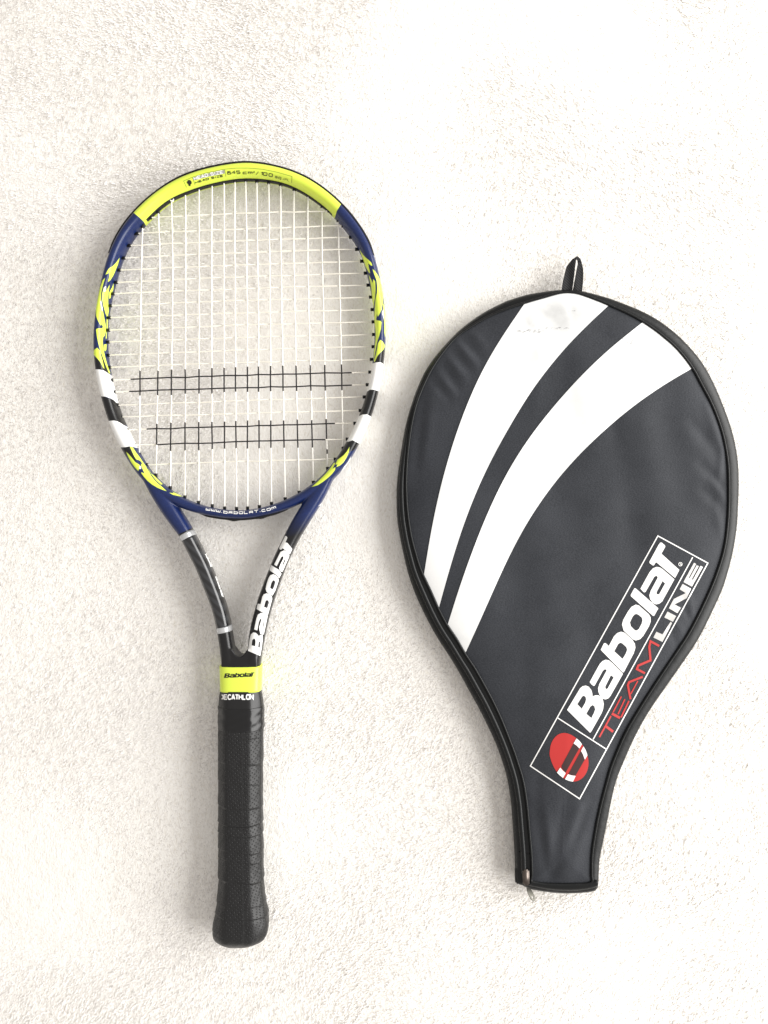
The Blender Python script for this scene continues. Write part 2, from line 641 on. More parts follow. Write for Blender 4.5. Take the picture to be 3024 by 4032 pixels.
# faint creases where the pile parts
CREASES = [[(374, 100), (470, 150), (547, 215)], [(410, 412), (600, 420), (820, 400), (1003, 458)], [(560, 330), (800, 300), (1080, 335)], [(1180, 180), (1300, 260), (1380, 300)],
           [(1780, 480), (1960, 560), (2080, 680)], [(2330, 930), (2450, 1010), (2560, 1130)], [(2617, 1218), (2650, 1275), (2675, 1332)], [(2700, 1258), (2735, 1310), (2758, 1352)],
           [(2870, 1560), (2885, 1700), (2895, 1780)], [(1180, 2890), (1225, 2960), (1230, 3060)], [(1215, 2790), (1265, 2830), (1270, 2880)], [(1400, 2840), (1450, 2880), (1440, 2990)],
           [(1150, 2640), (1210, 2700), (1260, 2770)], [(2560, 2870), (2620, 2960), (2600, 3080)], [(2840, 2790), (2860, 2920), (2850, 3040)], [(120, 3350), (180, 3500), (150, 3660)],
           [(1700, 3650), (1850, 3760), (2050, 3800)], [(2150, 230), (2300, 330), (2480, 360)], [(100, 700), (240, 760), (330, 880)], [(2480, 3560), (2600, 3660), (2760, 3690)]]
near = np.full(NB, 1.0)
for cr in CREASES:
    cw = np.array([P(x, y, 0)[:2] for x, y in catmull(cr, 40)])
    lo_, hi_ = cw.min(0) - 0.01, cw.max(0) + 0.01
    ix = np.where((bx_ > lo_[0]) & (bx_ < hi_[0]) & (by_ > lo_[1]) & (by_ < hi_[1]))[0]
    if len(ix):
        dd_ = np.sqrt((bx_[ix, None] - cw[None, :, 0]) ** 2 + (by_[ix, None] - cw[None, :, 1]) ** 2).min(1)
        near[ix] = np.minimum(near[ix], 1 - 0.75 * np.exp(-(dd_ / 0.0016) ** 2) * rng.uniform(0.2, 1.0, len(ix)))
ln_ *= near
lean = np.clip(rng.normal(1.05, 0.18, NB), 0.5, 1.35)
wd = rng.uniform(0.00024, 0.00042, NB)
dx, dy = np.cos(ang), np.sin(ang)
sx_, sy_ = -dy, dx
bz_ = np.interp(0, [0, 1], [0, 0]) - 0.0016 + rng.uniform(-0.0003, 0.0004, NB)
tw_ = rng.normal(0, 0.35, NB)
V5 = np.empty((NB, 5, 3), np.float32)
h1, d1 = ln_ * 0.5 * np.cos(lean * 0.7), ln_ * 0.5 * np.sin(lean * 0.7)
h2, d2 = h1 + ln_ * 0.5 * np.cos(lean * 1.3), d1 + ln_ * 0.5 * np.sin(np.minimum(lean * 1.3, 1.57))
for q, (hh, dd_, ww) in enumerate(((0, 0, -1), (0, 0, 1), (h1, d1, 0.8), (h1, d1, -0.8), (h2, d2, 0))):
    V5[:, q, 0] = bx_ + dx * dd_ + sx_ * wd * ww
    V5[:, q, 1] = by_ + dy * dd_ + sy_ * wd * ww
    V5[:, q, 2] = bz_ + hh + tw_ * wd * ww
base = (np.arange(NB) * 5)[:, None]
T3 = np.concatenate([base + np.array([[0, 2, 1]]), base + np.array([[0, 3, 2]]), base + np.array([[3, 4, 2]])], 0).astype(np.int32)
pm = bpy.data.meshes.new('carpet_pile')
pm.vertices.add(NB * 5)
pm.vertices.foreach_set('co', V5.ravel())
pm.loops.add(T3.size)
pm.loops.foreach_set('vertex_index', T3.ravel())
pm.polygons.add(len(T3))
pm.polygons.foreach_set('loop_start', np.arange(0, T3.size, 3, dtype=np.int32))
pm.polygons.foreach_set('use_smooth', np.ones(len(T3), bool))
pm.update(calc_edges=True)
# each tuft is a bundle of fine hairs, so its shading normal leans towards straight up
cnrm = np.zeros((NB, 5, 3), np.float32)
cnrm[:, :, 0] = (-dx * 0.35 + rng.normal(0, 0.16, NB))[:, None]
cnrm[:, :, 1] = (-dy * 0.35 + rng.normal(0, 0.16, NB))[:, None]
cnrm[:, :2, :2] += np.stack([dx, dy], 1)[:, None, :] * 0.2
cnrm[:, :, 2] = 1.0
cnrm /= np.linalg.norm(cnrm, axis=2)[:, :, None]
ca = pm.attributes.new('custom_normal', 'FLOAT_VECTOR', 'POINT')
ca.data.foreach_set('vector', cnrm.ravel())
pm.materials.append(M_pile)
pile = bpy.data.objects.new('carpet_pile', pm)
col.objects.link(pile)
pile['kind'] = 'stuff'

# ------------------------------------------------------------------ tennis racket
racket = empty('tennis_racket', P(948, 2700, 0), 'navy blue and neon yellow tennis racket with black grip lying left of the cover', 'tennis racket')


def zm(py):
    return 0.0135 + (np.clip(py, 600, 3800) - 642) / (3715 - 642) * 0.0050


HOOP = [((950, 642.7), (950, 715)), ((802, 669), (825, 739)), ((694, 708), (735, 770)), ((610, 763), (660, 806)),
        ((527, 839), (571, 891)), ((469, 915), (520, 950)), ((435, 987), (488, 1018)), ((415, 1045), (472, 1062)),
        ((399, 1114), (455, 1125)), ((384, 1186), (438, 1192)), ((375, 1251), (428, 1254)), ((370, 1323), (424, 1323)),
        ((370, 1386), (426, 1384)), ((377, 1455), (431, 1446)), ((386, 1505), (443, 1490)), ((399, 1561), (455, 1545)),
        ((415, 1614), (467, 1597)), ((430, 1661), (483, 1642)), ((451, 1712), (504, 1687)), ((475, 1759), (530, 1732)),
        ((505, 1813), (552, 1783)), ((538, 1863), (582, 1836)), ((575, 1905), (613, 1875)), ((620, 1945), (650, 1911)),
        ((672, 1982), (697, 1943)), ((735, 2010), (748, 1972)), ((805, 2028), (813, 1994)), ((874, 2039), (876, 2006)),
        ((950, 2044), (950, 2012)), ((1022, 2035), (1018, 2003)), ((1095, 2019), (1085, 1983)), ((1160, 1998), (1147, 1959)),
        ((1220, 1966), (1196, 1929)), ((1270, 1930), (1241, 1898)), ((1310, 1890), (1276, 1866)), ((1345, 1860), (1304, 1831)),
        ((1372, 1825), (1333, 1795)), ((1400, 1778), (1356, 1755)), ((1424, 1730), (1380, 1711)), ((1448, 1680), (1404, 1664)),
        ((1466, 1633), (1420, 1620)), ((1481, 1585), (1438, 1573)), ((1494, 1530), (1451, 1520)), ((1505, 1475), (1461, 1467)),
        ((1512, 1425), (1468, 1421)), ((1518, 1372), (1474, 1370)), ((1520, 1305), (1475, 1305)), ((1518, 1245), (1473, 1248)),
        ((1514, 1197), (1469, 1203)), ((1507, 1142), (1461, 1151)), ((1492, 1077), (1447, 1090)), ((1478, 1016), (1433, 1033)),
        ((1453, 950), (1408, 973)), ((1425, 905), (1377, 930)), ((1391, 857), (1345, 890)), ((1341, 802), (1300, 840)),
        ((1275, 745), (1235, 790)), ((1210, 703), (1178, 755)), ((1131, 670), (1109, 728)), ((1040, 649), (1033, 717))]


def stations(pairs, n, closed, bfun):
    """centre, normal (towards outer), half width a, half height b for a tube whose outline is traced by outer/inner pairs"""
    arr = np.array([[(o[0] + i[0]) / 2, (o[1] + i[1]) / 2, o[0] - i[0], o[1] - i[1]] for o, i in pairs])
    d = catmull(arr, n, closed)
    if closed:
        for _ in range(36):
            d = 0.25 * np.roll(d, 1, 0) + 0.5 * d + 0.25 * np.roll(d, -1, 0)
    z = zm(d[:, 1])
    c_ = np.array([P(d[i, 0], d[i, 1], z[i]) for i in range(n)])
    t = tangents(c_[:, :2], closed)
    nr = np.stack([t[:, 1], -t[:, 0], np.zeros(n)], 1)
    off = np.stack([d[:, 2], -d[:, 3], np.zeros(n)], 1) * (KPX * (CAM_H - z))[:, None]
    w = (off * nr).sum(1)
    nr *= np.sign(w)[:, None]
    w = np.abs(w) / 2
    slope = np.abs((c_[:, 0] * nr[:, 0] + c_[:, 1] * nr[:, 1]) / (CAM_H - z))
    b = np.array([bfun(d[i, 0], d[i, 1]) for i in range(n)])
    a = np.sqrt(np.maximum(w * w - (b * slope) ** 2 * 0.85, (0.0038) ** 2))
    ks = np.array([0.25, 0.5, 0.25])
    for _ in range(4):
        if closed:
            a = 0.25 * np.roll(a, 1) + 0.5 * a + 0.25 * np.roll(a, -1)
        else:
            a = np.convolve(np.r_[a[0], a, a[-1]], ks, 'valid')
    return c_, nr, a, b, d


def hoop_b(px, py):
    return 0.0115 - 0.0022 * min(max((py - 1850) / 150, 0), 1)


NH = 420
hc, hn, ha, hb, hd = stations(HOOP, NH, True, hoop_b)
parts_v, parts_f = [], []


def add(vf):
    o = sum(len(x) for x in parts_v)
    parts_v.append(np.asarray(vf[0]))
    parts_f.extend([tuple(i + o for i in q) for q in vf[1]])


add(loft([superring(hc[i], hn[i], ha[i], hb[i]) for i in range(NH)], True))

LSH = [((566, 1890), (600, 1855)), ((603, 1960), (650, 1920)), ((639, 2019), (695, 1978)), ((673, 2066), (727, 2028)), ((708, 2113), (760, 2083)),
       ((744, 2181), (798, 2155)), ((773, 2239), (829, 2217)), ((798, 2300), (856, 2282)), ((824, 2365), (881, 2347)),
       ((842, 2420), (900, 2406)), ((856, 2485), (914, 2473)), ((865, 2542), (925, 2540)), ((868, 2570), (930, 2568)), ((872, 2600), (934, 2600)), ((877, 2650), (936, 2650))]
RSH = [((1318, 1872), (1298, 1856)), ((1290, 1938), (1242, 1914)), ((1257, 1997), (1202, 1966)), ((1232, 2036), (1175, 2008)), ((1205, 2080), (1148, 2053)),
       ((1173, 2135), (1120, 2108)), ((1135, 2214), (1080, 2192)), ((1106, 2290), (1047, 2273)), ((1081, 2363), (1020, 2347)),
       ((1063, 2424), (1001, 2412)), ((1047, 2493), (984, 2484)), ((1036, 2553), (977, 2550)), ((1031, 2580), (972, 2578)), ((1028, 2610), (966, 2610)), ((1021, 2650), (962, 2650))]


def shaft_b(px, py):
    return 0.0106 - 0.0016 * min(max((py - 2590) / 50, 0), 1)


NS = 120
lc, ln, la, lb, ld = stations(LSH, NS, False, shaft_b)
rc, rn, ra, rb, rd = stations(RSH, NS, False, shaft_b)
add(loft([superring(lc[i], ln[i], la[i], lb[i], 2.6) for i in range(NS)]))
add(loft([superring(rc[i], rn[i], ra[i], rb[i], 2.6) for i in range(NS)]))


def neck_ring(py, xl, xr, b, grow=0.0, p=3.6, n=64):
    z = float(zm(py))
    L, R = P(xl, py, z), P(xr, py, z)
    c_ = (L + R) / 2
    return superring(c_, np.array([1.0, 0, 0]), (R[0] - L[0]) / 2 + grow, b + grow, p, n)


NECK = [(2570, 869, 1031), (2615, 871, 1028.5), (2640, 872, 1027.5), (2680, 873, 1026), (2720, 873.5, 1024.5), (2760, 874, 1024)]


def neck_at(py):
    a_ = np.array(NECK)
    return np.interp(py, a_[:, 0], a_[:, 1]), np.interp(py, a_[:, 0], a_[:, 2])


add(loft([neck_ring(y, neck_at(y)[0] + 8 * max(0, (2625 - y) / 45), neck_at(y)[1] - 8 * max(0, (2625 - y) / 45), 0.0108 - 0.003 * max(0, (2625 - y) / 45) ** 2, p=3.0) for y in np.linspace(2580, 2760, 30)]))
yoke = [(880, 2620), (880, 2562), (918, 2546), (928, 2558), (935, 2569), (943, 2576), (952, 2579), (961, 2576), (968, 2569), (974, 2559), (984, 2546), (1018, 2562), (1018, 2620)]
yz = float(zm(2600))
yv = [P(x, y, yz) + np.array([0, 0, h]) for h in (-0.0098, 0.0098) for x, y in yoke]
ny_ = len(yoke)
yf = [(i, (i + 1) % ny_, ny_ + (i + 1) % ny_, ny_ + i) for i in range(ny_)]
for t in tessellate_polygon([[Vector((x, y, 0)) for x, y in yoke]]):
    yf += [tuple(t), tuple(i + ny_ for i in t[::-1])]
add((np.array(yv), yf))
raw = new_obj('frame', np.concatenate(parts_v), parts_f)
md = raw.modifiers.new('union', 'REMESH')
md.mode = 'VOXEL'
md.voxel_size = 0.00056
md = raw.modifiers.new('fillet', 'SMOOTH')
md.factor = 0.5
md.iterations = 16
dg = bpy.context.evaluated_depsgraph_get()
me = bpy.data.meshes.new_from_object(raw.evaluated_get(dg))
bpy.data.objects.remove(raw)
me.name = 'frame'
frame = bpy.data.objects.new('frame', me)
col.objects.link(frame)
me.polygons.foreach_set('use_smooth', [True] * len(me.polygons))
me.materials.clear()
me.materials.append(M_frame)
adopt(frame, racket)

co = np.empty(len(me.vertices) * 3, np.float32)
me.vertices.foreach_get('co', co)
co = co.reshape(-1, 3).astype(float)
px = to_px(co)

FL, FR = (360, 950, 4.175), (1380, 950, 4.175)
LL, LR = (440, 1720, 5.53), (1140, 1720, 5.53)
Z3, Z4 = (350, 1350, 2.765), (950, 1350, 2.765)
yellow_polys = [
    np.array([(500, 815), (527, 839), (548, 855), (567, 874), (580, 900), (700, 900), (1200, 950), (1318, 858), (1326, 831), (1341, 806), (1420, 720), (950, 500), (500, 650)]),
    Z([(465, 270), (400, 360), (350, 410), (290, 445), (265, 480), (230, 550), (300, 515), (295, 580), (270, 670), (310, 640), (360, 560), (395, 480), (435, 380)], *FL),
    Z([(225, 600), (185, 640), (140, 760), (105, 930), (70, 1100), (74, 1220), (100, 1290), (150, 1380), (160, 1385), (165, 1350), (190, 1400), (180, 1430), (95, 1435), (75, 1450), (90, 1560), (110, 1660), (150, 1800), (200, 1940), (240, 2050), (290, 2170), (310, 2170), (270, 2060), (230, 1920), (200, 1790), (185, 1660), (190, 1580), (220, 1550), (240, 1470), (235, 1380), (215, 1280), (195, 1180), (175, 1060), (158, 950), (160, 850), (182, 750), (200, 680)], *FL),
    Z([(300, 710), (260, 790), (245, 830), (240, 740), (205, 760), (178, 860), (178, 940), (195, 1050), (222, 1150), (238, 1210), (245, 1180), (250, 1250), (270, 1240), (285, 1150), (275, 1000), (275, 880), (290, 780)], *FL),
    Z([(365, 690), (340, 760), (300, 830), (285, 870), (290, 940), (310, 940), (330, 870), (360, 790)], *FL),
    Z([(250, 1260), (275, 1290), (270, 1400), (255, 1500), (250, 1600), (235, 1600), (245, 1480), (250, 1380)], *FL),
    Z([(205, 1700), (250, 1690), (245, 1780), (220, 1810), (205, 1760)], *FL),
    Z([(40, 1790), (95, 1750), (140, 1800), (150, 1850), (180, 1950), (215, 2100), (190, 2070), (150, 1990), (100, 1930), (60, 1890), (30, 1860)], *FL),
    Z([(150, 135), (200, 215), (240, 260), (300, 310), (340, 350), (360, 400), (340, 400), (290, 360), (300, 420), (325, 530), (300, 510), (250, 420), (215, 320), (180, 230)], *FR),
    Z([(360, 450), (400, 490), (450, 560), (490, 650), (515, 760), (530, 900), (535, 1000), (520, 1060), (510, 1120), (480, 1190), (450, 1240), (435, 1190), (430, 1230), (420, 1290), (440, 1300), (495, 1310), (510, 1330), (500, 1440), (470, 1560), (440, 1650), (420, 1750), (400, 1850), (385, 1960), (380, 1900), (390, 1800), (410, 1650), (415, 1550), (410, 1450), (395, 1350), (390, 1250), (400, 1100), (412, 950), (436, 850), (441, 750), (430, 640), (390, 540)], *FR),
    Z([(300, 550), (350, 650), (365, 690), (375, 620), (405, 660), (412, 800), (406, 900), (390, 1000), (380, 1100), (360, 1000), (350, 860), (340, 750), (320, 650)], *FR),
    Z([(530, 1000), (555, 1080), (560, 1150), (590, 1250), (595, 1400), (570, 1580), (560, 1500), (560, 1350), (545, 1250), (520, 1180), (540, 1110)], *FR),
    Z([(490, 1620), (530, 1650), (570, 1720), (540, 1780), (490, 1830), (440, 1890), (410, 1960), (390, 1990), (385, 1970), (410, 1890), (440, 1760), (450, 1680)], *FR),
    Z([(640, 580), (680, 620), (750, 660), (800, 740), (860, 850), (930, 940), (1010, 1020), (1080, 1075), (1150, 1140), (1200, 1185), (1100, 1150), (1000, 1110), (880, 1040), (780, 960), (700, 870), (640, 785), (650, 770), (690, 790), (720, 810), (690, 740), (660, 670), (645, 620)], *LL),
    Z([(395, 205), (460, 235), (530, 340), (600, 430), (680, 550), (760, 660), (720, 650), (680, 610), (640, 540), (600, 510), (535, 490), (490, 420), (440, 310)], *LL),
    Z([(790, 690), (860, 800), (930, 850), (1030, 950), (1110, 1030), (1070, 1040), (970, 950), (890, 850), (830, 770)], *LL),
    Z([(310, 320), (370, 380), (440, 460), (510, 550), (590, 600), (630, 640), (640, 690), (600, 700), (580, 720), (590, 750), (560, 730), (490, 650), (420, 550), (360, 440)], *LL),
    Z([(1250, 1215), (1350, 1230), (1330, 1200), (1450, 1250), (1560, 1300), (1480, 1295), (1330, 1260)], *LL),
    Z([(1310, 215), (1290, 330), (1240, 450), (1170, 560), (1100, 620), (1020, 660), (1050, 590), (1000, 610), (1040, 500), (1100, 460), (1180, 400), (1250, 320)], *LR),
    Z([(960, 570), (1000, 560), (960, 650), (930, 700), (1000, 660), (990, 720), (930, 800), (850, 880), (740, 970), (620, 1050), (480, 1090), (520, 1060), (620, 970), (720, 870), (800, 790), (880, 690)], *LR),
]
white_polys = [
    Z([(55, 290), (75, 288), (110, 289), (160, 300), (200, 325), (240, 352), (300, 380), (330, 660), (300, 652), (270, 622), (230, 600), (180, 585), (135, 582), (90, 582)], *Z3),
    Z([(195, 855), (217, 850), (270, 845), (310, 855), (350, 875), (378, 895), (430, 920), (560, 1150), (510, 1140), (470, 1130), (440, 1125), (400, 1135), (345, 1138), (310, 1145)], *Z3),
    Z([(1400, 230), (1440, 222), (1470, 212), (1520, 213), (1552, 235), (1590, 250), (1520, 545), (1495, 527), (1450, 510), (1400, 510), (1375, 527), (1340, 530)], *Z4),
    Z([(1270, 800), (1292, 793), (1320, 780), (1370, 780), (1410, 802), (1440, 820), (1320, 1120), (1290, 1100), (1250, 1078), (1212, 1060), (1165, 1076), (1130, 1070)], *Z4),
    Z([(140, 980), (158, 980), (188, 1120), (178, 1160)], *FL), Z([(208, 755), (240, 738), (236, 820), (200, 830)], *FL),
    Z([(522, 1180), (542, 1115), (550, 1200), (552, 1290)], *FR),
    Z([(1340, 425), (1325, 500), (1240, 630), (1190, 690), (1100, 830), (1060, 880), (1120, 760), (1190, 650), (1270, 550)], *LR),
    Z([(785, 1285), (750, 1380), (690, 1450), (625, 1512), (700, 1475), (775, 1370), (800, 1300)], *LR),
    Z([(600, 640), (640, 640), (640, 700), (600, 700)], *LL),
]
black_polys = [
    Z([(40, 1890), (110, 1945), (170, 2030), (200, 2090), (160, 1900), (150, 1840), (270, 2130), (330, 2230), (300, 2300), (40, 2150)], *FL),
    Z([(90, 560), (330, 640), (420, 900), (195, 870)], *Z3),
    Z([(180, 200), (260, 190), (400, 205), (450, 340), (500, 440), (535, 495), (500, 530), (400, 430), (320, 330), (340, 440), (200, 280)], *LL),
    Z([(385, 1985), (440, 1900), (490, 1840), (540, 1790), (600, 1740), (600, 2050), (380, 2050)], *FR),
    Z([(1350, 490), (1540, 500), (1440, 840), (1260, 830)], *Z4),
    Z([(1240, 90), (1330, 40), (1400, 60), (1540, 110), (1470, 230), (1400, 290), (1310, 330), (1310, 215), (1250, 320), (1180, 400), (1100, 460), (1000, 500), (1100, 370), (1180, 200)], *LR),
    np.array([(600, 2075), (690, 2110), (758, 2078), (800, 2040), (1000, 2300), (1090, 2200), (1300, 2600), (600, 2800)]),
]


def field(polys, it):
    out = np.full(len(px), 40.0)
    for p_ in polys:
        out = np.minimum(out, sd_poly(px, chaikin(p_, it) if it else p_))
    return out


for nm, polys, it in (('sd_yellow', yellow_polys, 0), ('sd_white', white_polys, 0), ('sd_black', black_polys, 0)):
    at = me.attributes.new(nm, 'FLOAT', 'POINT')
    at.data.foreach_set('value', field(polys, it).astype(np.float32))
# the right arm fades from navy to black towards the neck
fade = np.clip((px[:, 1] - 2030 + (px[:, 0] - 1180) * 0.3) / 75, 0, 1) * (px[:, 0] > 960) * (px[:, 1] > 2000)
fade = np.where((px[:, 0] < 1130) & (px[:, 1] < 2056), 0, fade)
at = me.attributes.new('fade', 'FLOAT', 'POINT')
at.data.foreach_set('value', fade.astype(np.float32))
frame_bvh = bvh_of([frame])


def sleeve(name, cs, ns, as_, bs, i0, i1, grow, material, p=2.6):
    rings = [superring(cs[i], ns[i], as_[i] + grow, bs[i] + grow, p) for i in range(i0, i1 + 1)]
    o = new_obj(name, *loft(rings), material)
    adopt(o, racket)
    return o


def idx_near(d, x, y):
    return int(np.argmin((d[:, 0] - x) ** 2 + (d[:, 1] - y) ** 2))


b1 = idx_near(ld, 736, 2098)
b2 = idx_near(ld, 745, 2116)
b3 = idx_near(ld, 881, 2466)
b4 = idx_near(ld, 886, 2488)
sleeve('carbon_panel', lc, ln, la, lb, b2, b3, 0.0001, M_carbon)
sleeve('silver_band', lc, ln, la, lb, b1, b2, 0.00035, M_silver)
sleeve('silver_band', lc, ln, la, lb, b3, b4, 0.00035, M_silver)

# bumper guard round the outside of the head, grommet strip on its inside
order = [i % NH for i in range(idx_near(hd, 1455, 1022) - NH, idx_near(hd, 450, 1010) + 1)]


def strip(name, ids, side, half_h, thick, material, bury=0.0012, scal=None):
    rings = []
    for q, i in enumerate(ids):
        th = thick * min(1.0, q / 6 + 0.05, (len(ids) - 1 - q) / 6 + 0.05)
        if scal:
            th *= scal(q)
        e = hc[i] + side * hn[i] * (ha[i] - bury)
        f_ = hc[i] + side * hn[i] * (ha[i] + th)
        u = np.array([0, 0, 1.0])
        rings.append([e - u * half_h, (e * 0.15 + f_ * 0.85) - u * half_h, f_ - u * half_h * 0.7, f_ + u * half_h * 0.7, (e * 0.15 + f_ * 0.85) + u * half_h, e + u * half_h])
    o = new_obj(name, *loft(np.array(rings)), material)
    adopt(o, racket)
    return o


strip('bumper_guard', order, 1, 0.0085, 0.0006, M_black_plastic, 0.0025)
inner_ids = [i % NH for i in range(idx_near(hd, 1322, 828) - NH, idx_near(hd, 560, 855) + 1)]
strip('grommet_strip', inner_ids, -1, 0.0030, 0.0006, M_black_plastic, 0.0012)
bridge_ids = list(range(idx_near(hd, 790, 2008), idx_near(hd, 1130, 1988) + 1))
strip('bridge_grommet_strip', bridge_ids, 1, 0.0032, 0.0019, M_black_plastic, 0.0015,
      scal=lambda q: 0.75 + 0.45 * max(0, math.sin(q * 0.55)) ** 2)

# strings
M_TOP = [(561.6, 893), (623, 835), (675, 784), (730, 763), (784, 741), (835, 727), (882, 716), (925, 712), (967, 710), (1011, 714), (1058, 719), (1105, 727), (1158, 746), (1213, 770), (1268, 813), (1331.5, 868)]
M_MID = [556, 628, 679, 730, 784, 833, 882, 925, 972, 1015, 1062, 1107, 1158, 1213, 1270, 1337]
M_BOT = [(548, 1791), (614, 1871), (670, 1921), (728, 1957.6), (782, 1979), (836, 1992), (884.5, 2001), (931.5, 2003), (975, 2001), (1021.6, 1995.6), (1069, 1983), (1123, 1965), (1178, 1939.5), (1234, 1900), (1290, 1845.5), (1351, 1766)]
C_L = [(590.5, 857.5), (538, 920), (508, 967), (485.6, 1016), (467.5, 1063.6), (455, 1112), (443, 1157), (433, 1204), (428, 1251), (424, 1300), (423.4, 1347), (424, 1399), (429, 1446), (438, 1496.5), (447, 1543.5), (459.6, 1596), (475, 1642), (497.6, 1693), (526.5, 1753), (575, 1830)]
C_R = [(1297, 830), (1353, 889), (1382, 934.5), (1406, 981.6), (1425.6, 1028.6), (1440, 1075.6), (1451, 1122.6), (1460.7, 1170), (1467, 1219), (1471, 1267), (1472.6, 1317), (1470.8, 1365), (1464, 1415), (1458, 1465), (1448, 1514.6), (1436, 1563), (1420, 1616), (1399.5, 1666.5), (1369.5, 1729), (1322, 1807.5)]
main_paint = []
for i in range(16):
    t = i / 15
    up = (1461 - 16 * min(t * 2, 1) - 9 * max(0, t * 2 - 1), 1559 - 16 * min(t * 2, 1) - 5 * max(0, t * 2 - 1))
    r = [up]
    if 1 <= i <= 14:
        lo = (1667 - 10 * min(t * 2, 1) - 6 * max(0, t * 2 - 1), 1780 - 14 * min(t * 2, 1) - 4 * max(0, t * 2 - 1))
        if i == 1:
            lo = (1667, 1751)
        if i == 14:
            lo = (1651, 1730)
        r.append(lo)
    if i == 14:
        r.append((1770, 1786))
    main_paint.append(r)
cross_paint = {13: (514, 1386), 14: (509, 1386.5), 17: (577, 1319), 18: (616, 1283)}

mains = [catmull([M_TOP[i], (M_MID[i], 1106), M_BOT[i]], 60) for i in range(16)]


def cross_pt(j, x):
    (x0, y0), (x1, y1) = C_L[j], C_R[j]
    t = (x - x0) / (x1 - x0)
    return y0 + (y1 - y0) * t - 3.0 * math.sin(math.pi * min(max(t, 0), 1)) * (1 if j < 14 else 0.5)


def string_obj(pts_px, zoff, painted, base, r=0.00066):
    """pts_px (n,2), zoff (n,): one string as a tube, inked where painted(x, y)"""
    s = np.r_[0, np.cumsum(np.linalg.norm(np.diff(pts_px, axis=0), axis=1))]
    n = int(s[-1] / 3.5)
    t = np.linspace(-14, s[-1] + 14, n)
    tt = np.clip(t, 0, s[-1])
    x = np.interp(tt, s, pts_px[:, 0])
    y = np.interp(tt, s, pts_px[:, 1])
    d0 = (pts_px[1] - pts_px[0]) / np.linalg.norm(pts_px[1] - pts_px[0])
    d1 = (pts_px[-1] - pts_px[-2]) / np.linalg.norm(pts_px[-1] - pts_px[-2])
    x = x + np.minimum(t, 0) * d0[0] + np.maximum(t - s[-1], 0) * d1[0]
    y = y + np.minimum(t, 0) * d0[1] + np.maximum(t - s[-1], 0) * d1[1]
    z = np.interp(tt, s, zoff)
    c_ = np.array([P(x[i], y[i], float(zm(y[i])) + z[i]) for i in range(n)])
    v_, f_ = tube(c_, r, 7)
    o = new_obj('string', v_, f_, [base, M_ink])
    mi = np.zeros(len(f_), np.int32)
    for i in range(n - 1):
        if painted((x[i] + x[i + 1]) / 2, (y[i] + y[i + 1]) / 2):
            mi[i * 7:(i + 1) * 7] = 1
    o.data.polygons.foreach_set('material_index', mi)
    adopt(o, racket)
    return o


WEAVE = 0.00055
for i in range(16):
    pts = [mains[i][0]]
    zo = [0.0]
    for j in range(20):
        if not (C_L[j][0] < M_MID[i] < C_R[j][0]):
            continue
        xx = M_MID[i]
        for _ in range(3):
            yy = cross_pt(j, xx)
            xx = np.interp(yy, mains[i][:, 1], mains[i][:, 0])
        if yy < mains[i][0][1] + 8 or yy > mains[i][-1][1] - 8:
            continue
        pts.append((xx + random.uniform(-0.8, 0.8), yy))
        zo.append(WEAVE * (1 if (i + j) % 2 else -1))
    pts.append(mains[i][-1])
    zo.append(0.0)
    string_obj(np.array(pts), np.array(zo), lambda x, y, i=i: any(a_ <= y <= b_ for a_, b_ in main_paint[i]), M_string)
for j in range(20):
    (x0, y0), (x1, y1) = C_L[j], C_R[j]
    pts, zo = [(x0, y0)], [0.0]
    for i in range(16):
        xx = np.interp(cross_pt(j, M_MID[i]), mains[i][:, 1], mains[i][:, 0])
        yy = cross_pt(j, xx)
        if xx < x0 + 8 or xx > x1 - 8 or not (mains[i][0][1] + 4 < yy < mains[i][-1][1] - 4):
            continue
        pts.append((xx, yy + random.uniform(-1.6, 1.6)))
        zo.append(-WEAVE * (1 if (i + j) % 2 else -1))
    pts.append((x1, y1))
    zo.append(0.0)
    rg = cross_paint.get(j)
    string_obj(np.array(pts), np.array(zo), (lambda x, y, rg=rg: rg[0] <= x <= rg[1]) if rg else (lambda x, y: False), M_cross, 0.00060)

# grommets: one short flared barrel per string hole, sharing one mesh
prof = [(-0.0030, 0.0014), (0.0006, 0.0014), (0.0010, 0.00155), (0.0016, 0.0015), (0.0018, 0.0012)]
rings = []
for xx, rr in prof:
    a = np.linspace(0, 2 * math.pi, 12, endpoint=False)
    rings.append(np.stack([np.full(12, xx), rr * np.cos(a), rr * 1.1 * np.sin(a)], 1))
gv, gf = loft(np.array(rings))
gmesh = None


def grommet(pp, to):
    global gmesh
    if gmesh is None:
        o = new_obj('grommet', gv, gf, M_black_plastic)
        gmesh = o.data
    else:
        o = bpy.data.objects.new('grommet', gmesh)
        col.objects.link(o)
    d = np.array([to[0] - pp[0], -(to[1] - pp[1])])
    o.rotation_euler = (0, 0, math.atan2(d[1], d[0]))
    o.location = P(pp[0], pp[1], float(zm(pp[1])))
    adopt(o, racket)


for i in range(16):
    dt = np.array(mains[i][3]) - np.array(M_TOP[i])
    dt = dt / np.linalg.norm(dt)
    grommet(np.array(M_TOP[i]) - dt * 2, mains[i][3])
    db = np.array(mains[i][-4]) - np.array(M_BOT[i])
    db = db / np.linalg.norm(db)
    grommet(np.array(M_BOT[i]) - db * 1, mains[i][-4])
for j in range(20):
    grommet(C_L[j], C_R[j])
    grommet(C_R[j], C_L[j])
# tie-off knot of the string at the top left
kc = P(677, 787, float(zm(787)) + 0.0013)
kb = []
th = np.linspace(0, 4.4 * math.pi, 40)
kp = np.stack([kc[0] + 0.0013 * np.cos(th), kc[1] + 0.0012 * np.sin(th), kc[2] + 0.0009 * np.sin(th * 0.5)], 1)
o = new_obj('string_knot', *tube(kp, 0.0006, 7), M_string)
adopt(o, racket)

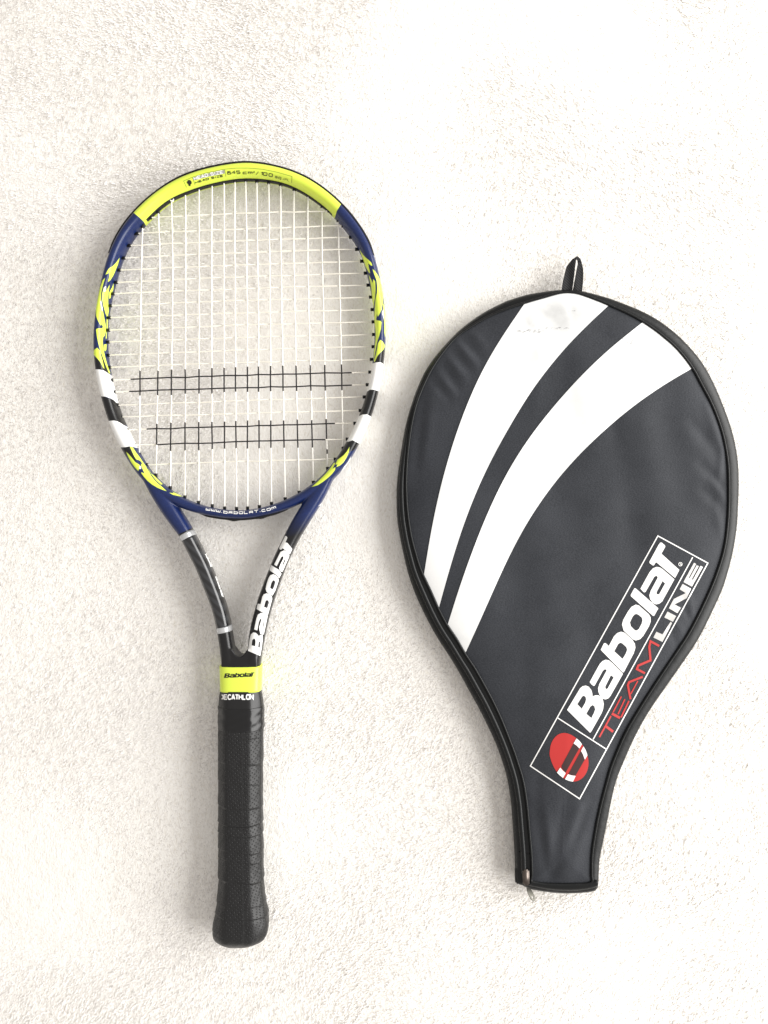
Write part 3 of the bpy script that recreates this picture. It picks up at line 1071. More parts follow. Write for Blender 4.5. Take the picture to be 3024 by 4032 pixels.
# neck band, collar, tape, grip
o = new_obj('neck_band', *loft([neck_ring(y, *neck_at(y), 0.0108, 0.0008) for y in np.linspace(2618, 2716, 14)]), M_yellow)
adopt(o, racket)
band_bvh = bvh_of([o])
COLLAR = [(2713, 871, 1025.5), (2718, 869, 1027), (2733, 866, 1031), (2755, 864, 1034.5), (2778, 863, 1036.5)]
OCT_FLAT = 0.010


def oct_ring(py, xl, xr, hz, grow=None, n_edge=14, flat=0.54):
    """rounded octagon section between two traced edges"""
    z = float(zm(py))
    L, R = P(xl, py, z), P(xr, py, z)
    c_ = (L + R) / 2
    A = (R[0] - L[0]) / 2
    B = hz
    fx, fz = A * flat, B * 0.42
    corners = np.array([(fx, B), (-fx, B), (-A, fz), (-A, -fz), (-fx, -B), (fx, -B), (A, -fz), (A, fz)])
    nx_ = np.roll(corners, -1, 0)
    cp = np.stack([corners * 0.86 + nx_ * 0.14, corners * 0.14 + nx_ * 0.86], 1).reshape(-1, 2)
    cp = chaikin(cp, 1)
    closed = np.vstack([cp, cp[:1]])
    s = np.r_[0, np.cumsum(np.linalg.norm(np.diff(closed, axis=0), axis=1))]
    t = np.linspace(0, s[-1], 96, endpoint=False)
    q = np.stack([np.interp(t, s, closed[:, 0]), np.interp(t, s, closed[:, 1])], 1)
    if grow is not None:
        nr = q / np.linalg.norm(q, axis=1)[:, None]
        q = q + nr * grow[:, None]
    return np.stack([c_[0] + q[:, 0], np.full(96, c_[1]), c_[2] + q[:, 1]], 1), t


def interp_st(st, py):
    a_ = np.array(st)
    return np.interp(py, a_[:, 0], a_[:, 1]), np.interp(py, a_[:, 0], a_[:, 2])


rings = [oct_ring(y, *interp_st(COLLAR, y), 0.0118 + 0.003 * (y - 2713) / 65)[0] for y in np.linspace(2713, 2778, 24)]
collar = new_obj('rubber_collar', *loft(np.array(rings)), M_rubber)
adopt(collar, racket)
collar_bvh = bvh_of([collar])
TAPE = [(2776, 862, 1037.5), (2791, 862, 1038), (2864, 861.5, 1038.5)]
rings = []
ph = np.linspace(0, 2 * math.pi, 96, endpoint=False)
for y in np.linspace(2776, 2864, 40):
    g = 0.00015 * np.sin(ph * 3 + y * 0.11) + 0.00012 * np.sin(ph * 7 - y * 0.2) + (0.0002 if y > 2779 else 0)
    rings.append(oct_ring(y, *interp_st(TAPE, y), 0.0152 + 0.0003 * (y - 2776) / 88, g)[0])
o = new_obj('finishing_tape', *loft(np.array(rings)), M_tape)
adopt(o, racket)

GRIP = [(2858, 862, 1036), (2900, 861.5, 1036), (3082, 862, 1034), (3210, 862, 1034), (3323, 862, 1036), (3451, 862, 1037.5), (3500, 860, 1040), (3525, 858.5, 1042), (3557, 855, 1047.5), (3580, 851, 1052), (3602, 846, 1056), (3628, 842, 1058), (3644, 840.5, 1057.5), (3666, 841, 1054), (3680, 843, 1049), (3690, 847, 1042), (3700, 856, 1030), (3707, 868, 1013), (3713, 884, 990)]
rings, uvs = [], []
gy = np.r_[np.linspace(2858, 3640, 520), np.linspace(3641.5, 3713, 60)]
turn_y = [2858, 2892, 2998, 3077, 3170, 3233, 3272, 3341, 3376, 3455, 3546, 3590, 3668, 3740]
turn_k = np.arange(len(turn_y))
turn_h = [0.2, 0.5, 0.8, 0.5, 1.0, 1.9, 1.5, 0.6, 0.7, 1.6, 0.5, 1.2, 0.3, 0.3]
for y in gy:
    xl, xr = interp_st(GRIP, y)
    w_full = (xr - xl)
    zb = 0.0157
    if y > 3480:
        zb = 0.0157 + 0.0022 * np.clip((y - 3480) / 120, 0, 1) - 0.0105 * np.clip((y - 3655) / 58, 0, 1) ** 2.2
    yy = y + (10 + 5 * math.sin(y * 0.021)) * np.sin(ph + 0.6) + 2.5 * np.sin(ph * 3 + y * 0.013)
    kk = np.interp(yy, turn_y, turn_k)
    fr = kk - np.floor(kk)
    amp = np.interp(kk, turn_k, turn_h)
    # each turn of tape rises to its lower lip and drops on to the next turn
    lip = np.where(fr < 0.92, fr / 0.92, (1 - fr) / 0.08)
    g = (lip - 0.55) * 0.00055 * amp + 0.00010 * np.sin(ph * 5 + y * 0.05) + 0.00006 * np.sin(ph * 13 - y * 0.13)
    r_, t_ = oct_ring(y, xl, xr, zb, g)
    rings.append(r_)
    uvs.append(np.stack([t_, np.full(96, y * KPX * CAM_H)], 1))
gvv, gff = loft(np.array(rings))
grip = new_obj('grip', gvv, gff, M_grip)
uvl = grip.data.uv_layers.new(name='wrap')
uvf = np.concatenate(uvs)
li = np.empty(len(grip.data.loops), np.int32)
grip.data.loops.foreach_get('vertex_index', li)
uvl.data.foreach_set('uv', uvf[li].astype(np.float32).ravel())
adopt(grip, racket)
rings = [oct_ring(y, *interp_st([(3696, 862, 1022), (3712, 870, 1008), (3717, 878, 996)], y), h)[0] for y, h in ((3696, 0.009), (3708, 0.0086), (3715, 0.0072), (3717.5, 0.006))]
o = new_obj('butt_cap', *loft(np.array(rings)), M_black_plastic)
adopt(o, racket)

# ------------------------------------------------------------------ lettering of the logo, as traced letter outlines
SA, SB = (2200, 2450, 4.608), (2440, 2090, 4.608)
LOGO = [
    [Z([(568, 2005), (150, 1590), (385, 1200), (430, 1160), (490, 1148), (545, 1170), (590, 1230), (608, 1290), (612, 1345), (660, 1325), (720, 1325), (772, 1360), (800, 1410), (815, 1480), (805, 1570), (780, 1640), (590, 1980)], *SA),
     Z([(335, 1485), (420, 1350), (450, 1332), (485, 1350), (495, 1400), (480, 1460), (415, 1570)], *SA),
     Z([(498, 1660), (570, 1530), (610, 1500), (645, 1520), (660, 1580), (640, 1640), (590, 1740)], *SA)],
    [Z([(560, 1085), (740, 760), (790, 705), (850, 678), (910, 690), (960, 730), (1165, 935), (940, 1330), (905, 1375), (850, 1400), (793, 1385), (750, 1340), (720, 1270), (712, 1200), (735, 1120), (868, 875), (855, 855), (830, 853), (795, 885), (650, 1150), (632, 1155), (600, 1135)], *SA),
     Z([(945, 960), (995, 1000), (890, 1195), (868, 1215), (845, 1200), (843, 1165)], *SA)],
    [Z([(760, 500), (820, 378), (850, 378), (908, 430), (1000, 255), (1060, 195), (1130, 170), (1195, 190), (1340, 325), (1380, 390), (1390, 460), (1360, 560), (1180, 905), (1165, 912), (1150, 900)], *SA),
     Z([(1005, 525), (1080, 390), (1120, 370), (1155, 385), (1225, 450), (1240, 500), (1215, 570), (1155, 665)], *SA)],
    [Z([(40, 1700), (60, 1620), (150, 1460), (210, 1380), (290, 1338), (350, 1355), (530, 1515), (560, 1570), (560, 1650), (530, 1730), (430, 1900), (370, 1965), (290, 1990), (230, 1965), (70, 1810)], *SB),
     Z([(185, 1660), (230, 1560), (270, 1515), (305, 1508), (350, 1530), (400, 1575), (412, 1620), (395, 1690), (345, 1780), (310, 1808), (275, 1805), (200, 1730)], *SB)],
    [Z([(197, 1165), (265, 1040), (290, 1045), (700, 1405), (625, 1540), (605, 1545), (200, 1185)], *SB)],
    [Z([(375, 1050), (540, 750), (600, 680), (670, 653), (730, 665), (790, 705), (990, 880), (770, 1280), (720, 1320), (660, 1335), (600, 1310), (550, 1240), (535, 1170), (560, 1090), (688, 850), (680, 825), (655, 818), (625, 835), (470, 1105), (450, 1118), (430, 1110)], *SB),
     Z([(775, 912), (822, 955), (720, 1140), (695, 1158), (670, 1145), (668, 1110)], *SB)],
    [Z([(535, 565), (700, 260), (735, 212), (765, 215), (820, 265), (825, 290), (755, 415), (1080, 710), (1010, 845), (995, 850), (665, 573), (650, 575), (625, 620), (605, 632), (545, 590)], *SB)],
]

# small black copy on the yellow neck band
U = np.array([0.4777, -0.8785])
Vv = np.array([-0.8785, -0.4777])
p0 = np.array([2323.3, 2885.1])


def relay(loop, org, ax, ay, s):
    q = np.asarray(loop) - p0
    a_, b_ = q @ U, q @ Vv
    return org + np.outer(a_, ax) * s + np.outer(b_, ay) * s


ax = np.array([1, -0.045])
ay = np.array([-0.02, -0.92])
decal('brand_lettering', [[relay(l, np.array([882, 2669]), ax, ay, 0.153) for l in L] for L in LOGO], band_bvh, M_black_print, racket, 8, 0.0002)

RS = (960, 2080, 4.2545)
RLOGO = [
    [Z([(285, 2140), (85, 2058), (115, 1850), (135, 1780), (175, 1748), (215, 1755), (250, 1790), (262, 1812), (295, 1790), (327, 1800), (325, 1880), (310, 2000)], *RS),
     Z([(145, 1965), (155, 1880), (185, 1850), (208, 1870), (210, 1910), (205, 1980)], *RS), Z([(250, 1995), (258, 1920), (272, 1890), (285, 1910), (288, 1950), (277, 2008)], *RS)],
    [Z([(188, 1700), (225, 1520), (250, 1450), (300, 1420), (350, 1430), (410, 1470), (345, 1775), (325, 1788), (290, 1770), (275, 1710), (270, 1660), (300, 1560), (310, 1530), (290, 1520), (265, 1580), (240, 1715)], *RS),
     Z([(358, 1548), (335, 1690), (325, 1695), (328, 1640), (345, 1550)], *RS)],
    [Z([(232, 1345), (250, 1268), (295, 1275), (302, 1250), (325, 1150), (350, 1110), (395, 1092), (440, 1105), (480, 1150), (485, 1190), (412, 1460), (385, 1450), (235, 1360)], *RS),
     Z([(352, 1320), (375, 1230), (395, 1205), (425, 1215), (435, 1250), (405, 1345)], *RS)],
    [Z([(380, 1020), (400, 930), (430, 840), (460, 790), (510, 772), (555, 795), (592, 850), (590, 890), (540, 1040), (490, 1130), (440, 1106), (395, 1070)], *RS),
     Z([(455, 1000), (475, 920), (500, 878), (525, 875), (540, 905), (525, 970), (500, 1025), (475, 1020)], *RS)],
    [Z([(445, 695), (475, 622), (600, 700), (640, 765), (602, 838), (565, 790), (455, 715)], *RS)],
    [Z([(523, 612), (590, 480), (630, 400), (690, 373), (730, 390), (772, 445), (768, 480), (660, 725), (640, 735), (612, 700), (605, 660), (630, 600), (680, 500), (665, 470), (640, 490), (565, 640)], *RS),
     Z([(712, 510), (700, 560), (665, 635), (655, 630), (670, 580), (695, 520)], *RS)],
    [Z([(610, 335), (710, 135), (735, 140), (745, 165), (712, 240), (745, 250), (820, 350), (782, 436), (740, 396), (665, 340), (640, 365), (620, 360)], *RS)],
]
RLOGO = [[l + np.array([-3.0, -1.0]) for l in L] for L in RLOGO]
decal('brand_lettering', RLOGO, frame_bvh, M_white_print, racket, 8, 0.0002)

# DECATHLON on the collar
tp = text_on_path(')ECATHLON', [(869, 2753), (935, 2753.5), (1000, 2753)], 17.5, 13.4, 12.0, 4.8)
decal('collar_lettering', tp, collar_bvh, M_white_print, racket, 6, 0.0002)
# web address on the bridge
bz = (780, 1970, 4.74)
wp = Z([(148, 186), (300, 208), (430, 232), (560, 246), (700, 252), (850, 250), (1000, 240), (1120, 222), (1250, 202), (1360, 176), (1475, 140)], *bz)
decal('web_address', text_on_path('www.babolat.com', wp, 10.5, 20, 17, 2.6), frame_bvh, M_white_print, racket, 6, 0.0002)
# head size label
hz = (700, 620, 3.456)
decal('label_frame_line', [[stroke(Z([(120, 408), (80, 320), (200, 270), (400, 207), (640, 160), (800, 145), (960, 145), (1150, 160), (1350, 200), (1555, 258), (1550, 345)], *hz), 1.6)],
      [stroke(Z([(640, 165), (655, 258)], *hz), 1.6)], [stroke(Z([(205, 278), (235, 372)], *hz), 1.6)]], frame_bvh, M_olive_print, racket, 6, 0.00016)
decal('label_patch', [[Z([(207, 275), (420, 215), (635, 170), (640, 217), (430, 258), (220, 312)], *hz)]], frame_bvh, M_grey_print, racket, 6, 0.00016)
decal('label_lettering', text_on_path('HEAD SIZE', Z([(225, 305), (430, 250), (630, 212)], *hz), 10, 13, 11, 2.6), frame_bvh, M_white_print, racket, 5, 0.0003)
lt = text_on_path('HEAD SIZE', Z([(245, 352), (430, 296), (630, 255)], *hz), 6.5, 13, 11, 2.2)
lt += text_on_path('645', Z([(680, 227), (770, 220), (865, 216)], *hz), 10.5, 20, 17, 2.5)
lt += text_on_path('cm', Z([(890, 222), (950, 220), (1030, 221)], *hz), 11, 20, 17, 2.5)
lt += text_on_path('2', Z([(1030, 205), (1055, 206)], *hz), 4.5, 8, 6, 1.8)
lt += text_on_path('/', Z([(1068, 232), (1100, 236)], *hz), 13, 10, 12, 1.8)
lt += text_on_path('100', Z([(1130, 234), (1210, 245), (1315, 266)], *hz), 10.5, 20, 15, 2.4)
lt += text_on_path('sq.in.', Z([(1325, 272), (1420, 295), (1525, 328)], *hz), 10, 12, 10, 1.6)
lt.append([chaikin(Z([(122, 345), (135, 318), (150, 305), (175, 310), (192, 335), (186, 358), (172, 365), (174, 388), (150, 385), (146, 362)], *hz), 1)])
decal('label_lettering', lt, frame_bvh, M_black_print, racket, 5, 0.0002)
# worn white print seen edge-on inside the left arm
az = (750, 2120, 7.372)
arm_bvh = bvh_of([x for x in racket.children if x.name.startswith('carbon_panel')])
decal('arm_lettering', [[Z([(412, 470), (455, 435), (490, 480), (480, 515), (440, 500)], *az)], [Z([(440, 525), (475, 515), (555, 610), (510, 640)], *az)],
                        [Z([(500, 630), (570, 640), (600, 720), (545, 730)], *az)], [Z([(545, 735), (600, 722), (640, 822), (572, 826)], *az)],
                        [Z([(705, 1110), (740, 1098), (765, 1125), (800, 1220), (755, 1240)], *az), Z([(750, 1150), (762, 1140), (778, 1195), (768, 1200)], *az)],
                        [Z([(760, 1250), (802, 1240), (830, 1340), (795, 1350)], *az)], [Z([(797, 1355), (832, 1345), (870, 1460), (830, 1470)], *az)],
                        [Z([(845, 1485), (885, 1478), (945, 1640), (890, 1650)], *az)], [Z([(885, 1658), (945, 1650), (958, 1705), (935, 1700)], *az)]],
      arm_bvh, M_white_print, racket, 5, 0.0002)

# ------------------------------------------------------------------ racket cover
cover = empty('racket_cover', P(2230, 2300, 0), 'charcoal zipped racket cover with two white curved stripes and a hanging loop', 'racket cover')
ZS = 0.019
OUT = [(2210, 1145), (2145, 1151), (2072, 1163), (2000, 1185), (1970, 1198), (1898, 1236), (1825, 1288), (1771, 1339), (1717, 1400), (1674, 1462), (1641, 1534), (1616, 1606), (1596, 1679), (1580, 1769), (1567, 1859),
       (1562, 1915), (1561, 1972), (1564, 2045), (1575, 2117), (1590, 2189), (1608, 2262), (1633, 2334), (1662, 2399), (1695, 2464), (1731, 2526), (1771, 2587), (1810, 2652), (1846, 2718), (1880, 2779), (1910, 2838), (1935, 2890), (1957, 2940), (1978, 3000),
       (1998, 3072), (2012, 3163), (2019, 3253), (2025, 3344), (2028, 3416), (2027, 3462), (2034, 3476), (2050, 3479), (2062, 3486), (2080, 3494), (2099, 3499), (2171, 3510), (2244, 3513), (2316, 3508), (2347, 3497), (2354, 3470),
       (2359, 3380), (2374, 3307), (2388, 3235), (2406, 3145), (2424, 3072), (2450, 3005), (2499, 2896), (2553, 2799), (2624, 2696), (2689, 2603), (2749, 2511), (2803, 2403), (2846, 2305), (2879, 2186), (2897, 2077),
       (2902, 2000), (2905, 1920), (2903, 1833), (2892, 1753), (2870, 1670), (2841, 1591), (2805, 1507), (2762, 1431), (2707, 1363), (2646, 1305), (2581, 1258), (2519, 1225), (2465, 1203), (2398, 1178), (2325, 1158), (2280, 1149)]
SEAM = [(2203, 1153), (2145, 1169), (2072, 1190), (2006, 1212), (1934, 1241), (1862, 1281), (1800, 1324), (1753, 1375), (1703, 1447), (1663, 1527), (1637, 1599), (1619, 1679), (1605, 1787), (1599, 1890),
        (1601, 1972), (1608, 2045), (1620, 2117), (1637, 2182), (1658, 2247), (1695, 2327), (1727, 2399), (1760, 2461), (1796, 2515), (1832, 2576), (1868, 2630), (1908, 2700), (1942, 2764), (1975, 2835), (2003, 2905), (2024, 2960), (2039, 3005),
        (2059, 3072), (2074, 3163), (2084, 3271), (2092, 3362), (2095, 3440), (2097, 3474), (2180, 3482), (2260, 3482), (2327, 3476), (2330, 3440), (2332, 3362), (2345, 3271), (2363, 3181), (2388, 3085), (2412, 3005), (2461, 2891), (2510, 2804), (2575, 2701),
        (2640, 2603), (2711, 2495), (2770, 2381), (2819, 2267), (2852, 2158), (2866, 2050), (2870, 1950), (2867, 1833), (2852, 1735), (2830, 1659), (2801, 1587), (2765, 1518), (2725, 1446), (2668, 1374), (2603, 1316), (2537, 1269), (2472, 1233), (2407, 1204), (2362, 1185), (2289, 1158), (2245, 1150)]
NO = 520
ou = catmull(OUT, NO, True)
se = catmull(SEAM, NO, True)
# pair outer points with the nearest seam points, kept monotone
pair = []
cur = 0
for i in range(NO):
    win = [(cur + q) % NO for q in range(-4, 12)]
    dd = [np.sum((ou[i] - se[w_]) ** 2) for w_ in win]
    cur = win[int(np.argmin(dd))]
    pair.append(cur)
pr = np.unwrap(np.array(pair) * 2 * math.pi / NO)
for _ in range(30):
    pr = 0.25 * np.r_[pr[-1] - 2 * math.pi, pr[:-1]] + 0.5 * pr + 0.25 * np.r_[pr[1:], pr[0] + 2 * math.pi]
pidx = (pr / (2 * math.pi) * NO) % NO
sep = np.stack([np.interp(pidx, np.arange(NO + 1), np.r_[se[:, q_], se[0, q_]]) for q_ in (0, 1)], 1)
seam_w = np.array([P(x, y, ZS) for x, y in sep])
out_w = np.array([P(x, y, ZS - 0.0085) for x, y in ou])
tn = tangents(out_w[:, :2], True)
onrm = np.stack([-tn[:, 1], tn[:, 0], np.zeros(NO)], 1)
if (onrm * (out_w - out_w.mean(0))).sum() < 0:
    onrm = -onrm
rings = []
prof_n = 16
u3 = np.array([0, 0, 1.0])
for i in range(NO):
    S, O_ = seam_w[i], out_w[i]
    Bt = O_ - onrm[i] * 0.007
    Bt[2] = 0.0008
    row = []
    inn = S - onrm[i] * 0.0022
    inn[2] = ZS - 0.0012
    row.append(inn)
    row.append(S + u3 * -0.0002)
    # rounded shoulder then the side wall
    for t in np.linspace(0.12, 1.0, 7):
        ang = t * math.pi / 2
        q = S + (O_ - S) * math.sin(ang)
        q[2] = O_[2] + (S[2] - O_[2]) * math.cos(ang) ** 0.8
        row.append(q)
    for t in np.linspace(0.2, 1.0, 5):
        ang = t * math.pi / 2
        q = Bt + (O_ - Bt) * math.cos(ang)
        q[2] = O_[2] + (Bt[2] - O_[2]) * math.sin(ang)
        row.append(q)
    row.append(np.array([*(Bt[:2] - onrm[i][:2] * 0.02), 0.0006]))
    rings.append(row)
rg_ = np.array(rings)
mR, nR = rg_.shape[:2]
vv = rg_.reshape(-1, 3)
ff = []
for i in range(mR):
    i2 = (i + 1) % mR
    for j in range(nR - 1):
        ff.append((i * nR + j, i * nR + j + 1, i2 * nR + j + 1, i2 * nR + j))
gusset = new_obj('side_gusset', vv, ff, M_vinyl)
bm = bmesh.new()
bm.from_mesh(gusset.data)
bmesh.ops.recalc_face_normals(bm, faces=bm.faces)
bm.to_mesh(gusset.data)
bm.free()
adopt(gusset, cover)

# front panel: rows across the seam outline, puffed and creased
sd_ = np.array([P(x, y, ZS) for x, y in catmull(SEAM, 1400, True)])[:, :2]
ytop, ybot = sd_[:, 1].max() - 0.0004, sd_[:, 1].min() + 0.0004
tt = np.linspace(0, 1, 380)
rows = ytop + (ybot - ytop) * (tt ** 1.25)
NC = 210
PX, PY = np.zeros((len(rows), NC)), np.zeros((len(rows), NC))
a_, b_ = sd_, np.roll(sd_, -1, 0)
uu = np.linspace(0, 1, NC)
uu = uu + 0.08 * np.sin(2 * math.pi * uu) / (-2 * math.pi) * -1 * -1
for r, y in enumerate(rows):
    m_ = (a_[:, 1] <= y) != (b_[:, 1] <= y)
    xi = a_[m_, 0] + (y - a_[m_, 1]) * (b_[m_, 0] - a_[m_, 0]) / (b_[m_, 1] - a_[m_, 1])
    PX[r] = xi.min() + (xi.max() - xi.min()) * uu
    PY[r] = y
pts = np.stack([PX, PY], 2).reshape(-1, 2)
sdp = sd_[::2]
dist = np.empty(len(pts))
for q in range(0, len(pts), 4000):
    dist[q:q + 4000] = np.sqrt(((pts[q:q + 4000, None, :] - sdp[None]) ** 2).sum(2).min(1))


def w2(p):
    return P(p[0], p[1], ZS + 0.003)[:2]


FOLDS = [  # from, to (photo pixels), half width px, height mm
    ((1815, 1325), (1890, 1405), 16, -1.1), ((1850, 1300), (1905, 1355), 14, 0.8), ((1785, 1385), (1850, 1460), 15, -1.2), ((1800, 1345), (1870, 1430), 12, 0.9),
    ((1745, 1440), (1800, 1520), 15, -1.1), ((1768, 1410), (1830, 1490), 12, 0.8), ((1705, 1500), (1765, 1570), 14, -1.0), ((1725, 1470), (1785, 1545), 11, 0.7),
    ((1665, 1600), (1640, 1840), 16, -0.8), ((1700, 1560), (1670, 1800), 22, 0.7),
    ((2790, 1600), (2850, 1770), 20, 1.5), ((2730, 1670), (2822, 1775), 24, -1.5), ((2850, 1770), (2838, 1880), 14, 1.0), ((2760, 1830), (2838, 1905), 20, -1.4),
    ((2800, 1890), (2850, 1950), 14, 1.1), ((2770, 1930), (2842, 1995), 18, -1.2), ((2820, 2010), (2850, 2110), 18, 0.8),
    ((2610, 1500), (2700, 1950), 55, -1.2), ((2530, 1560), (2590, 2100), 50, 1.0), ((2420, 1700), (2500, 2200), 40, -0.7), ((2280, 1350), (2330, 1750), 40, 0.6),
    ((2190, 1250), (2220, 1600), 40, -0.7), ((2130, 1330), (2110, 1600), 26, 0.5), ((2390, 1500), (2420, 1720), 26, -0.6), ((2480, 1350), (2560, 1500), 30, -0.6),
    ((2705, 2330), (2735, 2420), 12, 0.7), ((2690, 2390), (2720, 2440), 10, -0.7), ((2640, 2480), (2680, 2560), 12, -0.6), ((2660, 2440), (2700, 2510), 12, 0.5),
    ((2235, 3110), (2170, 3455), 22, -1.1), ((2330, 3150), (2185, 3450), 20, -1.1), ((2280, 3180), (2215, 3420), 18, 0.9), ((2115, 3220), (2160, 3450), 20, -1.0),
    ((2150, 3180), (2165, 3400), 16, 0.7), ((2120, 3060), (2110, 3200), 18, -0.5), ((2290, 3300), (2240, 3460), 22, 0.6),
    ((1900, 2050), (1840, 2350), 50, 0.5), ((2200, 2150), (2150, 2700), 60, 0.5), ((2350, 2100), (2300, 2600), 50, -0.5), ((2050, 2500), (2080, 2900), 40, -0.5),
    ((2100, 1215), (2190, 1270), 16, -0.5), ((2330, 1300), (2420, 1340), 18, -0.4), ((2240, 1180), (2260, 1260), 16, -0.5),
]


def panel_h(p, d):
    # full in the middle, pulled down to the seam
    h = ZS - 0.0006 + 0.0042 * (1 - np.exp(-d / 0.016)) + 0.002 * (1 - np.exp(-d / 0.07))
    soft = 1 - np.exp(-d / 0.004)
    for f0, f1, w_, amp in FOLDS:
        A, B = w2(f0), w2(f1)
        wm = w_ * KPX * CAM_H * 1.15
        D = B - A
        L = np.linalg.norm(D)
        q = p - A
        t = (q @ D) / (L * L)
        perp = (q[:, 0] * D[1] - q[:, 1] * D[0]) / L
        tcap = np.where(t < 0, -t, np.where(t > 1, t - 1, 0)) * L
        taper = np.clip(1 - np.abs(t - 0.5) * 0.9, 0.3, 1)
        h = h + amp * 0.00105 * np.exp(-(perp / wm) ** 2 - (tcap / (wm * 1.4)) ** 2) * taper * soft
    return h


PZ = panel_h(pts, dist)
rs = np.random.default_rng(3)
for _ in range(30):
    an = rs.normal(0.15, 0.5)
    fr = rs.uniform(50, 190)
    PZ += 0.00030 * np.sin((pts[:, 0] * math.cos(an) + pts[:, 1] * math.sin(an)) * fr + rs.uniform(0, 6.3)) * (60 / fr) * 0.45 * (1 - np.exp(-dist / 0.01))
for _ in range(9):
    an = rs.normal(0.12, 0.12)
    fr = rs.uniform(70, 150)
    ph0 = rs.uniform(0, 6.3)
    lo = 0.5 + 0.5 * np.sin(pts[:, 1] * rs.uniform(8, 22) + rs.uniform(0, 6.3))
    PZ += 0.00011 * lo * np.sin((pts[:, 0] * math.cos(an) + pts[:, 1] * math.sin(an)) * fr + ph0) * (1 - np.exp(-dist / 0.012))
vv = np.stack([pts[:, 0], pts[:, 1], PZ], 1)
nrow = len(rows)
ff = [(r * NC + c_, (r + 1) * NC + c_, (r + 1) * NC + c_ + 1, r * NC + c_ + 1) for r in range(nrow - 1) for c_ in range(NC - 1)]
panel = new_obj('front_panel', vv, ff, M_fabric)
adopt(panel, cover)
panel_bvh = bvh_of([panel])

# piping along the seam, heavier zip flap down the left side
o = new_obj('piping', *tube(np.array([P(x, y, ZS + 0.0003) for x, y in catmull(SEAM, 700, True)]), 0.00115, 10, True), M_vinyl)
adopt(o, cover)
flap_pts, flap_r = [], []
li0 = int(np.argmin(np.sum((ou - np.array([1700, 1424])) ** 2, 1)))
li1 = int(np.argmin(np.sum((ou - np.array([2027, 3440])) ** 2, 1)))
for i in range(li0, li1 + 1):
    q = (i - li0) / (li1 - li0)
    m_ = 0.52 - 0.0 * q
    x, y = ou[i] * (1 - m_) + sep[i] * m_
    flap_pts.append(P(x, y, ZS - 0.0012 - 0.001 * max(0, 0.25 - q) / 0.25))
    flap_r.append(0.0024 * min(1, 0.25 + q * 3.2))
o = new_obj('zip_flap', *tube(np.array(flap_pts), np.array(flap_r), 12), M_vinyl)
adopt(o, cover)
# bottom hem
up_ = catmull([(2092, 3468), (2150, 3478), (2230, 3482), (2300, 3478), (2352, 3468)], 60)
dn_ = catmull([(2068, 3491), (2099, 3499), (2171, 3512), (2244, 3516), (2316, 3510), (2353, 3496)], 60)
rings = []
for i in range(60):
    a0, a1 = P(*up_[i], ZS + 0.0006), P(*dn_[i], ZS - 0.004)
    row = []
    for t in np.linspace(0, 1, 9):
        q = a0 * (1 - t) + a1 * t
        q[2] += 0.0022 * math.sin(math.pi * min(t * 1.15, 1)) + (0.0006 if t < 0.2 else 0)
        row.append(q)
    row.append(np.array([a1[0], a1[1] + 0.001, 0.004]))
    row.append(np.array([a0[0], a0[1], 0.006]))
    rings.append(row)
hem = new_obj('bottom_hem', *loft(np.array(rings)), M_vinyl)
adopt(hem, cover)
# stitches round the binding: hundreds of tiny dark threads
SV, SF = [], []


def stitch(p_, d_, ln_=0.0012, w_=0.00042, h_=0.0005):
    d_ = d_ / np.linalg.norm(d_)
    s_ = np.array([-d_[1], d_[0], 0])
    b0 = len(SV)
    for e in (-1, 1):
        for w__ in (-1, 1):
            SV.append(p_ + d_ * e * ln_ + s_ * w__ * w_)
    SV.append(p_ + u3 * h_ + d_ * ln_ * 0.5)
    SV.append(p_ + u3 * h_ - d_ * ln_ * 0.5)
    SF.extend([(b0, b0 + 1, b0 + 5), (b0 + 2, b0 + 4, b0 + 3), (b0, b0 + 5, b0 + 4, b0 + 2), (b0 + 1, b0 + 3, b0 + 4, b0 + 5)])


gus_bvh = bvh_of([gusset, hem])
st_path = catmull(np.vstack([ou, ou[:1]]) * 0.36 + np.vstack([sep, sep[:1]]) * 0.64, 620)
for i in range(0, 619, 1):
    x, y = st_path[i]
    if y > 3440 or (x < 1700 and y > 1450) or (x < 2150 and y > 1900):
        continue
    hit, nrm, _, _ = gus_bvh.ray_cast(Vector(P(x, y, 0.08)), Vector((0, 0, -1)))
    if hit is not None:
        w_a, w_b = P(*st_path[i], 0.018), P(*st_path[i + 1], 0.018)
        stitch(np.array(hit) + u3 * 0.00015, w_b - w_a)
for i in range(70):
    t = i / 69
    x, y = 2100 + t * 240, 3492 + 10 * math.sin(math.pi * t) - 3 * t
    hit, nrm, _, _ = gus_bvh.ray_cast(Vector(P(x, y, 0.08)), Vector((0, 0, -1)))
    if hit is not None:
        stitch(np.array(hit) + u3 * 0.00015, np.array([1.0, 0, 0]), 0.0008)
o = new_obj('stitching', SV, SF, M_thread, smooth=False)
o['kind'] = 'stuff'
adopt(o, cover)


def box_obj(name, c_, size, rot, material, bevel=0.0004):
    bm_ = bmesh.new()
    bmesh.ops.create_cube(bm_, size=1)
    for v_ in bm_.verts:
        v_.co = Vector((v_.co.x * size[0], v_.co.y * size[1], v_.co.z * size[2]))
    bmesh.ops.bevel(bm_, geom=bm_.edges[:], offset=bevel, segments=2, affect='EDGES')
    me_ = bpy.data.meshes.new(name)
    bm_.to_mesh(me_)
    bm_.free()
    me_.materials.append(material)
    me_.polygons.foreach_set('use_smooth', [True] * len(me_.polygons))
    o_ = bpy.data.objects.new(name, me_)
    o_.location = c_
    o_.rotation_euler = (0, 0, rot)
    col.objects.link(o_)
    adopt(o_, cover)
    return o_


